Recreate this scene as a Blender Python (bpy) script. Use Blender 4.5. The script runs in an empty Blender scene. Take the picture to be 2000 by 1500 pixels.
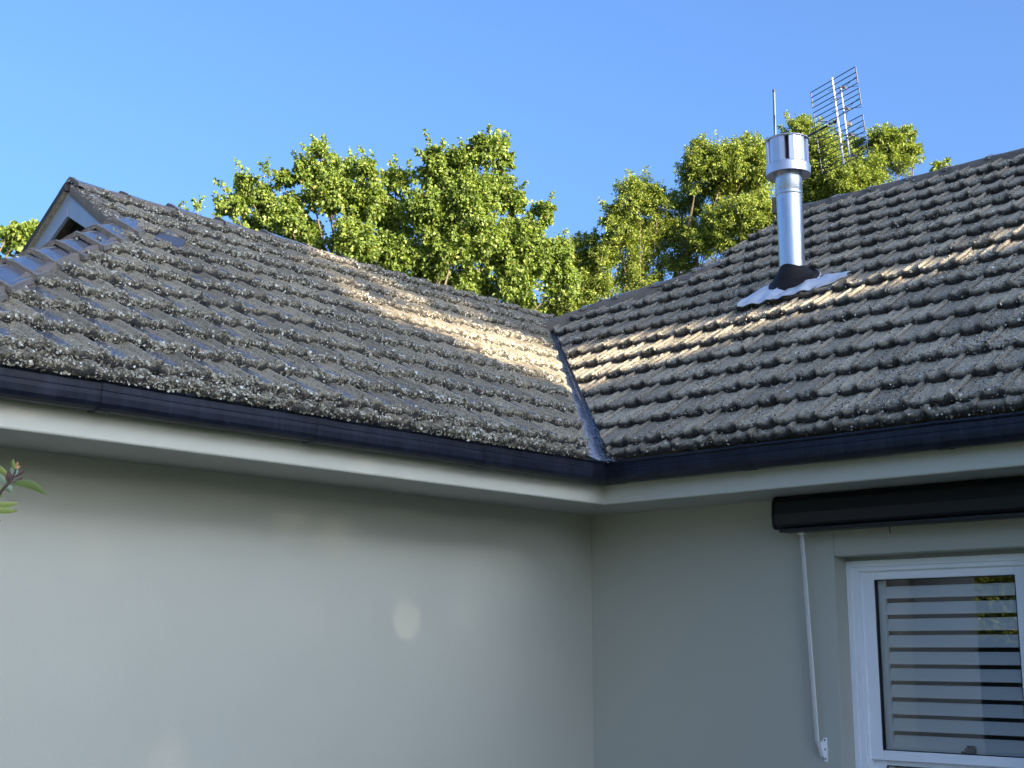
import bpy, bmesh, math, random
import numpy as np
from mathutils import Vector, Matrix, noise
random.seed(7); rng = np.random.default_rng(7)
C = bpy.context.scene.collection
R = math.radians

# ------------------------------------------------------------------ camera
CAM = Vector((6.625, -8.027, 1.610))
YAW, PITCH, ROLL, FPX = -0.7503, 0.1995, 0.0017, 2568.55
fw = Vector((math.sin(YAW)*math.cos(PITCH), math.cos(YAW)*math.cos(PITCH), math.sin(PITCH)))
r0 = Vector((math.cos(YAW), -math.sin(YAW), 0)); u0 = r0.cross(fw)
rt = r0*math.cos(ROLL)+u0*math.sin(ROLL); up = -r0*math.sin(ROLL)+u0*math.cos(ROLL)
cam = bpy.data.cameras.new('camera'); cam.lens = 36*FPX/2000; cam.sensor_width = 36
cam.clip_start = .05; cam.clip_end = 3000
co = bpy.data.objects.new('camera', cam); C.objects.link(co)
M = Matrix((rt, up, -fw)).transposed().to_4x4(); M.translation = CAM; co.matrix_world = M
bpy.context.scene.camera = co
def at(px, py, dist):                       # point seen at (px,py) of the 2000x1500 photo, dist metres away
    d = fw + rt*((px-1000)/FPX) - up*((py-750)/FPX)
    return CAM + d.normalized()*dist
def on_y(px, py, Y):
    d = fw + rt*((px-1000)/FPX) - up*((py-750)/FPX)
    return CAM + d*((Y-CAM.y)/d.y)

# ------------------------------------------------------------------ world, sun, exposure
SUN_EL, SUN_AZ = 16.0, 90.0               # azimuth from +Y towards +X
w = bpy.data.worlds.new('World'); bpy.context.scene.world = w; w.use_nodes = True
nt = w.node_tree; bg = nt.nodes['Background']
sky = nt.nodes.new('ShaderNodeTexSky'); sky.sky_type = 'NISHITA'; sky.sun_disc = False
sky.sun_elevation = R(SUN_EL); sky.sun_rotation = R(SUN_AZ)
sky.air_density = 0.82; sky.dust_density = 6.5; sky.ozone_density = 6.2
nt.links.new(sky.outputs[0], bg.inputs['Color']); bg.inputs['Strength'].default_value = 0.12
sl = bpy.data.lights.new('sun', 'SUN'); sl.energy = 5.0; sl.angle = R(0.5); sl.color = (1.0, .86, .66)
so = bpy.data.objects.new('sun', sl); C.objects.link(so)
sd = Vector((math.sin(R(SUN_AZ))*math.cos(R(SUN_EL)), math.cos(R(SUN_AZ))*math.cos(R(SUN_EL)), math.sin(R(SUN_EL))))
so.rotation_euler = sd.to_track_quat('Z', 'Y').to_euler(); so.location = (20, 0, 12)
vs = bpy.context.scene.view_settings
vs.view_transform = 'Standard'; vs.look = 'None'; vs.gamma = 1; vs.use_curve_mapping = False; vs.exposure = 2.08
bpy.context.scene.cycles.max_bounces = 8
bpy.context.scene.cycles.transparent_max_bounces = 12

# ------------------------------------------------------------------ helpers
def link(o, parent=None):
    C.objects.link(o)
    if parent is not None: o.parent = parent
    return o
def empty(name, label=None, cat=None, loc=(0,0,0), parent=None, group=None):
    o = bpy.data.objects.new(name, None); o.location = loc; link(o, parent)
    o.empty_display_size = .1
    if label: o['label'] = label
    if cat: o['category'] = cat
    if group: o['group'] = group
    return o
def mesh(name, V, F, mat, parent=None, smooth=False, off=None):
    """V, F in world space; off = world location of a parent empty"""
    me = bpy.data.meshes.new(name)
    V = np.asarray(V, dtype=np.float64)
    if off is not None: V = V - np.array(off)
    me.from_pydata([tuple(v) for v in V], [], [tuple(f) for f in F])
    if mat: me.materials.append(mat)
    if smooth: me.polygons.foreach_set('use_smooth', [True]*len(me.polygons))
    me.update()
    return link(bpy.data.objects.new(name, me), parent)
def fast_mesh(name, V, T, mat, parent=None):
    """triangles or quads array, quick"""
    me = bpy.data.meshes.new(name)
    V = np.ascontiguousarray(V, dtype=np.float32); T = np.ascontiguousarray(T, dtype=np.int32)
    n = T.shape[1]
    me.vertices.add(len(V)); me.vertices.foreach_set('co', V.ravel())
    me.loops.add(T.size); me.loops.foreach_set('vertex_index', T.ravel())
    me.polygons.add(len(T)); me.polygons.foreach_set('loop_start', np.arange(0, T.size, n, dtype=np.int32))
    me.materials.append(mat); me.update(calc_edges=True); me.validate()
    return link(bpy.data.objects.new(name, me), parent)
class MB:
    def __init__(s): s.v = []; s.f = []
    def add(s, V, F):
        b = len(s.v); s.v += [tuple(v) for v in V]; s.f += [tuple(i+b for i in f) for f in F]
    def box(s, a, b):
        (x0,y0,z0),(x1,y1,z1) = a, b
        s.add([(x0,y0,z0),(x1,y0,z0),(x1,y1,z0),(x0,y1,z0),(x0,y0,z1),(x1,y0,z1),(x1,y1,z1),(x0,y1,z1)],
              [(0,3,2,1),(4,5,6,7),(0,1,5,4),(1,2,6,5),(2,3,7,6),(3,0,4,7)])
    def obox(s, c, ax, ay, az):                     # oriented box from centre and half-axes
        c, ax, ay, az = map(Vector, (c, ax, ay, az)); V = []
        for k in (-1, 1):
            for i, j in ((-1,-1),(1,-1),(1,1),(-1,1)): V.append(c+ax*i+ay*j+az*k)
        s.add(V, [(0,3,2,1),(4,5,6,7),(0,1,5,4),(1,2,6,5),(2,3,7,6),(3,0,4,7)])
    def tube(s, pts, rad, n=8, cap=True):
        pts = [Vector(p) for p in pts]
        if not hasattr(rad, '__len__'): rad = [rad]*len(pts)
        V = []; F = []
        prev = None
        for i, p in enumerate(pts):
            t = (pts[min(i+1, len(pts)-1)]-pts[max(i-1, 0)]).normalized()
            a = prev if prev is not None else (Vector((0,0,1)) if abs(t.z) < .9 else Vector((1,0,0)))
            x = (a - t*a.dot(t)).normalized(); y = t.cross(x); prev = x
            for k in range(n):
                th = 2*math.pi*k/n; V.append(p+(x*math.cos(th)+y*math.sin(th))*rad[i])
        for i in range(len(pts)-1):
            for k in range(n):
                F.append((i*n+k, i*n+(k+1)%n, (i+1)*n+(k+1)%n, (i+1)*n+k))
        if cap:
            F.append(tuple(range(n-1, -1, -1))); F.append(tuple(range((len(pts)-1)*n, len(pts)*n)))
        s.add(V, F)
    def sweep(s, sec, frames, close=False, caps=True):
        """sec: list of (a,b); frames: list of (origin, A, B)"""
        n = len(sec); V = []; F = []
        for o, A, B in frames:
            for a, b in sec: V.append(Vector(o)+Vector(A)*a+Vector(B)*b)
        m = n if close else n-1
        for i in range(len(frames)-1):
            for k in range(m): F.append((i*n+k, i*n+(k+1)%n, (i+1)*n+(k+1)%n, (i+1)*n+k))
        if caps: F.append(tuple(range(n))); F.append(tuple(range((len(frames)-1)*n, len(frames)*n))[::-1])
        s.add(V, F)
    def lathe(s, c, prof, n=32, axis=Vector((0,0,1))):
        c = Vector(c); V = []; F = []
        x = Vector((1,0,0)); y = Vector((0,1,0))
        for r, z in prof:
            for k in range(n):
                th = 2*math.pi*k/n; V.append(c+(x*math.cos(th)+y*math.sin(th))*r+axis*z)
        for i in range(len(prof)-1):
            for k in range(n): F.append((i*n+k, i*n+(k+1)%n, (i+1)*n+(k+1)%n, (i+1)*n+k))
        s.add(V, F)
    def build(s, name, mat, parent=None, smooth=False, bevel=0, auto=None):
        o = mesh(name, s.v, s.f, mat, parent, smooth)
        if bevel:
            m = o.modifiers.new('bevel', 'BEVEL'); m.width = bevel; m.segments = 2; m.limit_method = 'ANGLE'
        return o

# ------------------------------------------------------------------ materials
def nodes(name):
    m = bpy.data.materials.new(name); m.use_nodes = True
    return m, m.node_tree, m.node_tree.nodes['Principled BSDF']
def coord(nt, scale=1.0, world=True):
    if world:
        g = nt.nodes.new('ShaderNodeNewGeometry'); return g.outputs['Position']
    g = nt.nodes.new('ShaderNodeTexCoord'); return g.outputs['Object']
def noise_n(nt, vec, scale, detail=4, rough=.6, dist=0):
    n = nt.nodes.new('ShaderNodeTexNoise'); n.inputs['Scale'].default_value = scale
    n.inputs['Detail'].default_value = detail; n.inputs['Roughness'].default_value = rough
    n.inputs['Distortion'].default_value = dist
    nt.links.new(vec, n.inputs['Vector']); return n.outputs['Fac']
def ramp(nt, fac, stops):
    r = nt.nodes.new('ShaderNodeValToRGB'); e = r.color_ramp.elements
    while len(e) < len(stops): e.new(.5)
    for i, (p, c) in enumerate(stops):
        e[i].position = p; e[i].color = (c, c, c, 1) if not hasattr(c, '__len__') else (*c, 1)
    nt.links.new(fac, r.inputs['Fac']); return r.outputs['Color']
def mix(nt, fac, a, b, mode='MIX'):
    m = nt.nodes.new('ShaderNodeMix'); m.data_type = 'RGBA'; m.blend_type = mode
    for s, v in ((0, fac), (6, a), (7, b)):
        if isinstance(v, (int, float)): m.inputs[s].default_value = v
        elif isinstance(v, tuple): m.inputs[s].default_value = (*v, 1)
        else: nt.links.new(v, m.inputs[s])
    return m.outputs[2]
def bump(nt, b, h, strength, dist=.01):
    n = nt.nodes.new('ShaderNodeBump'); n.inputs['Strength'].default_value = strength
    n.inputs['Distance'].default_value = dist
    nt.links.new(h, n.inputs['Height']); nt.links.new(n.outputs[0], b.inputs['Normal']); return n
def simple(name, col, rough=.6, metal=0, var=.0, vscale=6, bmp=0, bscale=200, bdist=.002, spec=None):
    m, nt, b = nodes(name); p = coord(nt)
    if var:
        n = noise_n(nt, p, vscale, 5)
        c = mix(nt, n, tuple(max(0, x*(1-var)) for x in col), tuple(min(1, x*(1+var)) for x in col))
        nt.links.new(c, b.inputs['Base Color'])
    else: b.inputs['Base Color'].default_value = (*col, 1)
    b.inputs['Roughness'].default_value = rough; b.inputs['Metallic'].default_value = metal
    if spec is not None: b.inputs['Specular IOR Level'].default_value = spec
    if bmp: bump(nt, b, noise_n(nt, p, bscale, 3), bmp, bdist)
    return m

def wall_mat():
    m, nt, b = nodes('wall_paint'); p = coord(nt)
    n1 = noise_n(nt, p, 1.1, 4, .55); n2 = noise_n(nt, p, 260, 2)
    c = mix(nt, n1, (.455, .450, .375), (.515, .512, .430))
    c = mix(nt, 1.0, c, ramp(nt, noise_n(nt, p, 120, 4, .7), [(.3, .93), (.7, 1.04)]), 'MULTIPLY'); nt.links.new(c, b.inputs['Base Color'])
    b.inputs['Roughness'].default_value = .62
    s = nt.nodes.new('ShaderNodeMath'); s.operation = 'MULTIPLY_ADD'
    nt.links.new(noise_n(nt, p, 5, 3), s.inputs[0]); s.inputs[1].default_value = 1.6; nt.links.new(n2, s.inputs[2])
    bump(nt, b, s.outputs[0], .55, .003); return m
M_wall = wall_mat()
M_fascia = simple('fascia_paint', (.57, .56, .475), .45, var=.05, vscale=3, bmp=.1, bscale=30)
M_soffit = simple('soffit_paint', (.46, .46, .42), .6, var=.05, vscale=2)
def gutter_mat():
    m, nt, b = nodes('gutter_metal'); p = coord(nt)
    mp = nt.nodes.new('ShaderNodeMapping'); mp.inputs['Scale'].default_value = (40, 40, 3); nt.links.new(p, mp.inputs[0])
    st = noise_n(nt, mp.outputs[0], 1.0, 4, .7); n = noise_n(nt, p, 5, 4)
    f = mix(nt, 1.0, st, n, 'MULTIPLY'); f = ramp(nt, f, [(.2, 0.0), (.45, 1.0)])
    c = mix(nt, f, (.004, .006, .014), (.020, .025, .044)); nt.links.new(c, b.inputs['Base Color'])
    nt.links.new(ramp(nt, st, [(.2, .36), (.8, .55)]), b.inputs['Roughness']); b.inputs['Specular IOR Level'].default_value = .35
    return m
M_gutter = gutter_mat()
M_black = simple('awning_black', (.006, .007, .010), .45)
M_white = simple('white_joinery', (.90, .91, .92), .32, var=.03, vscale=8)
M_slat = simple('white_slat', (.93, .93, .92), .45)
M_dark = simple('dark_void', (.008, .008, .008), .9)
M_room = simple('room_lining', (.24, .235, .23), .9)
M_wood = simple('weathered_board', (.29, .34, .43), .45, var=.18, vscale=14, bmp=.3, bscale=60)
M_alu = simple('aluminium_arm', (.62, .62, .63), .4, metal=.6)
M_post = simple('antenna_post', (.40, .41, .43), .5, metal=.3)
M_rod = simple('antenna_rod', (.012, .014, .035), .45)
M_mast = simple('mast_paint', (.07, .10, .10), .5, var=.3, vscale=20)
M_rubber = simple('rubber_boot', (.014, .010, .008), .62, spec=.25, var=.3, vscale=12, bmp=.15, bscale=30, bdist=.004)
def galv():
    m, nt, b = nodes('galvanised_steel'); p = coord(nt)
    mp = nt.nodes.new('ShaderNodeMapping'); mp.inputs['Scale'].default_value = (22, 22, 5); nt.links.new(p, mp.inputs[0])
    n = noise_n(nt, mp.outputs[0], 1.6, 6, .7, .6); n2 = noise_n(nt, p, 90, 3)
    c = mix(nt, n, (.34, .37, .42), (.66, .69, .73)); nt.links.new(c, b.inputs['Base Color'])
    b.inputs['Metallic'].default_value = .85
    nt.links.new(ramp(nt, n, [(.3, .24), (.7, .40)]), b.inputs['Roughness'])
    bump(nt, b, n2, .12, .002); return m
M_galv = galv()
M_cowl = simple('cowl_steel', (.58, .57, .62), .36, metal=.75, var=.08, vscale=9)
M_cowl_in = simple('cowl_inside', (.09, .08, .09), .6, metal=.5)
def lead():
    m, nt, b = nodes('flashing_sheet'); p = coord(nt)
    n = noise_n(nt, p, 16, 5, .6)
    nt.links.new(mix(nt, n, (.50, .51, .53), (.74, .75, .77)), b.inputs['Base Color'])
    b.inputs['Metallic'].default_value = .25; b.inputs['Roughness'].default_value = .34
    bump(nt, b, noise_n(nt, p, 24, 3), .35, .012); return m
M_flash = lead()
def valley_mat():
    m, nt, b = nodes('valley_metal'); p = coord(nt)
    n = noise_n(nt, p, 30, 5, .7); f = ramp(nt, n, [(.50, 0.0), (.62, 1.0)])
    nt.links.new(mix(nt, f, (.36, .39, .46), (.085, .08, .06)), b.inputs['Base Color'])
    nt.links.new(ramp(nt, f, [(0, .32), (1, .9)]), b.inputs['Roughness']); b.inputs['Metallic'].default_value = .3
    return m
M_valley = valley_mat()

def tile_mat(name, left):
    m, nt, b = nodes(name); p = coord(nt)
    a = nt.nodes.new('ShaderNodeAttribute'); a.attribute_name = 'pan'
    big = noise_n(nt, p, 2.3, 4); mid = noise_n(nt, p, 28, 6, .7); fine = noise_n(nt, p, 130, 5, .75)
    oi = nt.nodes.new('ShaderNodeObjectInfo')
    if left:
        base = mix(nt, mid, (.14, .122, .098), (.31, .275, .215))
        lich = mix(nt, big, (.36, .33, .235), (.46, .425, .33))
    else:
        base = mix(nt, mid, (.19, .165, .130), (.40, .355, .285))
        lich = mix(nt, big, (.50, .49, .40), (.68, .65, .54))
    rough_c = mix(nt, ramp(nt, fine, [(.50 if left else .53, 0.0), (.60, 1.0)]), base, lich)
    dk = ramp(nt, noise_n(nt, p, 55, 5, .7), [(.36, .35), (.5, 1.0)])
    rough_c = mix(nt, 1.0, rough_c, dk, 'MULTIPLY')
    tint = mix(nt, oi.outputs['Random'], (.73, .69, .60), (1.30, 1.22, 1.05)); rough_c = mix(nt, 1.0, rough_c, tint, 'MULTIPLY')
    pan_c = mix(nt, mid, (.075, .085, .110) if left else (.05, .055, .06), (.13, .145, .18) if left else (.095, .10, .11))
    speck = ramp(nt, fine, [(.60, 0.0), (.66, 1.0)])
    pan_c = mix(nt, speck, pan_c, (.2, .2, .17))
    nz = nt.nodes.new('ShaderNodeMath'); nz.operation = 'MULTIPLY_ADD'
    nt.links.new(mid, nz.inputs[0]); nz.inputs[1].default_value = -.8
    ad = nt.nodes.new('ShaderNodeMath'); ad.operation = 'ADD'; nt.links.new(a.outputs['Fac'], ad.inputs[0]); ad.inputs[1].default_value = .12 if left else -.25
    nt.links.new(ad.outputs[0], nz.inputs[2])
    pf = ramp(nt, nz.outputs[0], [(.45, 0.0), (.55, 1.0)])
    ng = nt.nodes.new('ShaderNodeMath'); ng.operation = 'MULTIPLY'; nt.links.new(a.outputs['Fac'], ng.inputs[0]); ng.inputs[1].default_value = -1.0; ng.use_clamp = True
    rough_c = mix(nt, ng.outputs[0], rough_c, mix(nt, mid, (.014, .013, .013), (.050, .044, .040)))  # shade painted into the colour: darker tile fronts and sides
    nt.links.new(mix(nt, pf, rough_c, pan_c), b.inputs['Base Color'])
    nt.links.new(ramp(nt, pf, [(0, .95), (1, .13 if left else .45)]), b.inputs['Roughness'])
    nt.links.new(ramp(nt, pf, [(0, .25), (1, 1.0)]), b.inputs['Specular IOR Level']); b.inputs['IOR'].default_value = 2.3
    hh = nt.nodes.new('ShaderNodeMath'); hh.operation = 'ADD'; nt.links.new(mid, hh.inputs[0]); nt.links.new(fine, hh.inputs[1])
    inv = nt.nodes.new('ShaderNodeMath'); inv.operation = 'MULTIPLY_ADD'; nt.links.new(pf, inv.inputs[0]); inv.inputs[1].default_value = -.97; inv.inputs[2].default_value = 1.0
    bn = bump(nt, b, hh.outputs[0], 1.0, .011); nt.links.new(inv.outputs[0], bn.inputs['Strength'])
    return m
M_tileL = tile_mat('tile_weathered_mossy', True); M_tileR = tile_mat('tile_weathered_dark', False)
def lichen_mat(name, stops):
    m, nt, b = nodes(name); g = nt.nodes.new('ShaderNodeNewGeometry')
    c = ramp(nt, g.outputs['Random Per Island'], stops)
    nt.links.new(c, b.inputs['Base Color']); b.inputs['Roughness'].default_value = .9
    b.inputs['Specular IOR Level'].default_value = .2
    return m
M_lichL = lichen_mat('lichen_khaki', [(0, (.055, .048, .038)), (.28, (.17, .150, .115)), (.60, (.36, .325, .235)), (.86, (.48, .46, .39)), (1, (.74, .73, .67))])
M_lichR = lichen_mat('lichen_grey', [(0, (.05, .044, .038)), (.30, (.16, .138, .110)), (.62, (.34, .31, .25)), (.88, (.54, .51, .43)), (1, (.78, .77, .70))])
def cap_mat():
    m, nt, b = nodes('ridge_cap_concrete'); p = coord(nt)
    g = nt.nodes.new('ShaderNodeAttribute'); g.attribute_name = 'pan'
    mid = noise_n(nt, p, 22, 6, .7); fine = noise_n(nt, p, 110, 4, .7)
    base = mix(nt, mid, (.070, .055, .046), (.125, .100, .085))
    base = mix(nt, ramp(nt, fine, [(.56, 0.0), (.64, 1.0)]), base, (.34, .32, .25))
    smooth = mix(nt, mid, (.07, .076, .095), (.12, .13, .15))
    nz = nt.nodes.new('ShaderNodeMath'); nz.operation = 'MULTIPLY_ADD'
    nt.links.new(mid, nz.inputs[0]); nz.inputs[1].default_value = -.7; nt.links.new(g.outputs['Fac'], nz.inputs[2])
    pf = ramp(nt, nz.outputs[0], [(.35, 0.0), (.45, 1.0)])
    nt.links.new(mix(nt, pf, base, smooth), b.inputs['Base Color'])
    nt.links.new(ramp(nt, pf, [(0, .92), (1, .18)]), b.inputs['Roughness']); b.inputs['IOR'].default_value = 2.3
    inv = nt.nodes.new('ShaderNodeMath'); inv.operation = 'MULTIPLY_ADD'; nt.links.new(pf, inv.inputs[0]); inv.inputs[1].default_value = -.42; inv.inputs[2].default_value = .5
    bn = bump(nt, b, mid, .5, .006); nt.links.new(inv.outputs[0], bn.inputs['Strength']); return m
M_cap = cap_mat()
def mortar_mat():
    m, nt, b = nodes('mortar_bedding'); p = coord(nt)
    mp = nt.nodes.new('ShaderNodeMapping'); mp.inputs['Scale'].default_value = (30, 30, 6); nt.links.new(p, mp.inputs[0])
    n = noise_n(nt, mp.outputs[0], 1, 5, .7)
    nt.links.new(mix(nt, n, (.115, .096, .078), (.215, .182, .150)), b.inputs['Base Color']); b.inputs['Roughness'].default_value = .9
    bump(nt, b, noise_n(nt, p, 60, 4), .5, .006); return m
M_mortar = mortar_mat()
def leaf_mat(name, stops, trans=.35, rough=.5):
    m = bpy.data.materials.new(name); m.use_nodes = True; nt = m.node_tree; b = nt.nodes['Principled BSDF']
    g = nt.nodes.new('ShaderNodeNewGeometry'); c = ramp(nt, g.outputs['Random Per Island'], stops)
    nt.links.new(c, b.inputs['Base Color']); b.inputs['Roughness'].default_value = rough
    b.inputs['Specular IOR Level'].default_value = .35
    t = nt.nodes.new('ShaderNodeBsdfTranslucent')
    tc = mix(nt, 1.0, c, (1.25, 1.35, .55), 'MULTIPLY'); nt.links.new(tc, t.inputs['Color'])
    mx = nt.nodes.new('ShaderNodeMixShader'); mx.inputs[0].default_value = trans
    nt.links.new(b.outputs[0], mx.inputs[1]); nt.links.new(t.outputs[0], mx.inputs[2])
    nt.links.new(mx.outputs[0], nt.nodes['Material Output'].inputs['Surface']); return m
M_leafA = leaf_mat('leaf_broad', [(0, (.09, .135, .033)), (.35, (.17, .235, .050)), (.8, (.22, .285, .060)), (.95, (.34, .40, .09)), (1, (.36, .29, .10))], .42)
M_leafB = leaf_mat('leaf_feathery', [(0, (.08, .12, .026)), (.4, (.17, .225, .040)), (.85, (.28, .33, .055)), (1, (.40, .39, .08))], .38)
M_leafC = leaf_mat('leaf_hedge', [(0, (.035, .06, .015)), (.6, (.08, .12, .025)), (1, (.17, .20, .05))], .3)
M_bark = simple('bark', (.13, .095, .065), .9, var=.35, vscale=20, bmp=.4, bscale=30, bdist=.02)
M_grass = simple('lawn', (.060, .085, .030), .9, var=.3, vscale=3)
M_pave = simple('paving', (.11, .10, .09), .85, var=.12, vscale=3, bmp=.3, bscale=40)
M_fence = simple('fence_paint', (.30, .31, .30), .7, var=.1, vscale=5)
M_fence_d = simple('fence_timber_verge_shade', (.05, .045, .04), .8, var=.3, vscale=9)
M_brick = simple('neighbour_render', (.42, .36, .29), .85, var=.1, vscale=4)
M_nroof = simple('neighbour_roof', (.11, .06, .045), .8, var=.3, vscale=8, bmp=.4, bscale=20, bdist=.02)
def glass_mat():
    m = bpy.data.materials.new('window_glass'); m.use_nodes = True; nt = m.node_tree; nt.nodes.clear()
    o = nt.nodes.new('ShaderNodeOutputMaterial'); t = nt.nodes.new('ShaderNodeBsdfTransparent'); t.inputs[0].default_value = (.985, .99, .985, 1)
    g = nt.nodes.new('ShaderNodeBsdfGlossy'); g.inputs['Roughness'].default_value = .0
    f = nt.nodes.new('ShaderNodeFresnel'); f.inputs[0].default_value = 1.62
    x = nt.nodes.new('ShaderNodeMixShader'); nt.links.new(f.outputs[0], x.inputs[0]); nt.links.new(t.outputs[0], x.inputs[1]); nt.links.new(g.outputs[0], x.inputs[2])
    nt.links.new(x.outputs[0], o.inputs[0]); return m
M_glass = glass_mat()

# ------------------------------------------------------------------ ground
g = MB(); g.add([(-600,-600,-.01),(600,-600,-.01),(600,600,-.01),(-600,600,-.01)], [(0,1,2,3)])
go = g.build('ground', M_grass); go['kind'] = 'structure'
g = MB(); g.box((.02,-9.5,-.006),(1.3,-.02,.03)); g.box((1.3,-1.3,-.006),(7,-.02,.03)); go = g.build('path', M_pave); go['kind'] = 'structure'

# ------------------------------------------------------------------ the house
D, GW = .6728, .156                       # eave overhang, gutter depth
ZS, GB, GT = 2.65, 2.762, 2.9165          # soffit, gutter bottom, gutter top
TR, TL, ZR, ZL = .732, .685, 3.0786, 3.0719   # roof slopes and heights of the tile plane over the fascia
sR, sL = math.hypot(1, TR), math.hypot(1, TL)
zR = lambda y: ZR+TR*(y+D)
zL = lambda x: ZL+TL*(D-x)
YE = -4.93                                # near end of the left wing's wall
RIDGE_X, RIDGE_Y = -2.12, 3.36
house = empty('house', 'single-storey house with grey-green walls, lichen-covered tile roof and navy gutters', 'house', (0,0,0))
m = MB(); m.box((-.24, YE, 0), (0, -.0005, ZS+.02)); m.build('wall', M_wall, house)
# right wall with the window opening
OX0, OX1, OZ0, OZ1 = 2.12, 3.50, .55, 2.232
m = MB()
m.box((-.23, .0, 0), (OX0, .26, ZS+.02)); m.box((OX1, 0, 0), (7.2, .26, ZS+.02))
m.box((OX0, 0, 0), (OX1, .26, OZ0)); m.box((OX0, 0, OZ1), (OX1, .26, ZS+.02))
bm = bmesh.new(); me = bpy.data.meshes.new('wall')
V, F = m.v, m.f
vs_ = [bm.verts.new(v) for v in V]
for f in F: bm.faces.new([vs_[i] for i in f])
bmesh.ops.remove_doubles(bm, verts=bm.verts, dist=.0005)
# drop interior faces shared by neighbouring blocks
seen = {}
for f in list(bm.faces):
    k = tuple(sorted(v.index for v in f.verts)); seen.setdefault(k, []).append(f)
bm.verts.index_update()
seen = {}
for f in list(bm.faces):
    k = tuple(round(c, 3) for c in f.calc_center_median()); seen.setdefault(k, []).append(f)
for fs in seen.values():
    if len(fs) > 1: bmesh.ops.delete(bm, geom=fs, context='FACES_ONLY')
bm.normal_update(); bm.to_mesh(me); bm.free(); me.materials.append(M_wall)
o = link(bpy.data.objects.new('wall', me), house)
md = o.modifiers.new('bevel', 'BEVEL'); md.width = .012; md.segments = 3; md.limit_method = 'ANGLE'
m = MB(); m.box((-4.4, YE, 0), (-.25, YE+.24, ZS+.02)); m.build('wall', M_wall, house)
m = MB(); m.box((-4.64, YE, 0), (-4.4, 7.4, ZS+.02)); m.build('wall', M_wall, house)
m = MB(); m.box((-4.4, 7.16, 0), (7.2, 7.4, ZS+.02)); m.build('wall', M_wall, house)
m = MB(); m.box((6.96, .27, 0), (7.2, 7.15, ZS+.02)); m.build('wall', M_wall, house)
# soffits with a coved inner edge, fascias
m = MB(); m.add([(0.0,YE-D,ZS),(D-.012,YE-D,ZS),(D-.012,-D+.012,ZS),(0,0,ZS)], [(0,1,2,3)]); m.build('soffit', M_soffit, house)
m = MB(); m.add([(0,0,ZS-.003),(D-.012,-D+.012,ZS-.003),(7.8,-D+.012,ZS-.003),(7.8,0,ZS-.003)], [(0,1,2,3)]); m.build('soffit', M_soffit, house)
fs = [(-.022, .27), (-.022, -.008), (-.016, -.014), (-.008, -.017), (0, -.014), (.004, -.006), (.004, .27)]
m = MB(); m.sweep(fs, [((D, YE-D, ZS), (1,0,0), (0,0,1)), ((D, -D, ZS), (1,-1,0), (0,0,1))], close=True); m.build('fascia', M_fascia, house)
m = MB(); m.sweep(fs, [((D, -D, ZS), (1,-1,0), (0,0,1)), ((7.8, -D, ZS), (0,-1,0), (0,0,1))], close=True); m.build('fascia', M_fascia, house)
# quad gutter
gs = [(.006, 2.905), (.006, 2.785), (.03, 2.768), (.07, GB), (.115, 2.764), (.140, 2.776), (.152, 2.797), (GW, 2.83),
      (GW, 2.853), (GW+.003, 2.856), (GW+.003, 2.859), (GW, 2.862), (GW, 2.892), (GW+.007, 2.896), (GW+.012, 2.904), (GW+.011, 2.912), (GW+.004, GT), (GW-.006, GT-.001), (GW-.010, 2.907),
      (GW-.004, 2.898), (GW-.004, 2.83), (.146, 2.80), (.13, 2.78), (.07, 2.768), (.012, 2.79), (.012, 2.905)]
def gut(name, f0, f1, grow=0.0, wob=0.0):
    sec = [((a-.08)*(1+grow)+.08, (b-2.84)*(1+grow)+2.84) for a, b in gs]
    n = 8; fr = []
    for i in range(n+1):
        t = i/n; o = Vector(f0[0]).lerp(Vector(f1[0]), t); A = Vector(f0[1]).lerp(Vector(f1[1]), t)
        if 0 < i < n: A = Vector(f0[1]) if abs(f0[1][0])+abs(f0[1][1]) == 1 else Vector(f1[1])
        o.z += wob*math.sin(t*5.1+o.x+o.y)
        fr.append((o, A, (0,0,1)))
    m = MB(); m.sweep(sec, fr, close=True); return m.build(name, M_gutter, house)
YJ = [YE-D-.05, -4.765, -3.422, -2.073]
for a, b in zip(YJ[:-1], YJ[1:]):
    gut('gutter', ((D, a, 0), (1,0,0)), ((D, b+.004, 0), (1,0,0)), wob=.0015)
    m = MB(); sec = [((q-.08)*1.045+.08, (z-2.84)*1.05+2.84) for q, z in gs[1:20]]
    m.sweep(sec, [((D, b+.002, 0), (1,0,0), (0,0,1)), ((D, b+.075, 0), (1,0,0), (0,0,1))], caps=False)
    m.build('gutter_joiner', M_gutter, house)
gut('gutter', ((D, -2.073, 0), (1,0,0)), ((D, -D, 0), (1,-1,0)), wob=.0008)
XJ = [1.99, 3.332, 5.2, 7.8]
gut('gutter', ((D, -D, 0), (1,-1,0)), ((XJ[0], -D, 0), (0,-1,0)), wob=.0008)
for a, b in zip(XJ[:-1], XJ[1:]):
    gut('gutter', ((a, -D, 0), (0,-1,0)), ((b, -D, 0), (0,-1,0)), wob=.0015)
    m = MB(); sec = [((q-.08)*1.045+.08, (z-2.84)*1.05+2.84) for q, z in gs[1:20]]
    m.sweep(sec, [((a-.075, -D, 0), (0,-1,0), (0,0,1)), ((a-.002, -D, 0), (0,-1,0), (0,0,1))], caps=False)
    m.build('gutter_joiner', M_gutter, house)
# mitre cover at the inner corner
m = MB(); sec = [((q-.08)*1.02+.08, (z-2.84)*1.025+2.84) for q, z in gs[1:20]]
m.sweep(sec, [((D, -D-GW-.07, 0), (1,0,0), (0,0,1)), ((D, -D, 0), (1,-1,0), (0,0,1)), ((D+GW+.07, -D, 0), (0,-1,0), (0,0,1))], caps=False)
m.build('gutter_corner', M_gutter, house)

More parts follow.
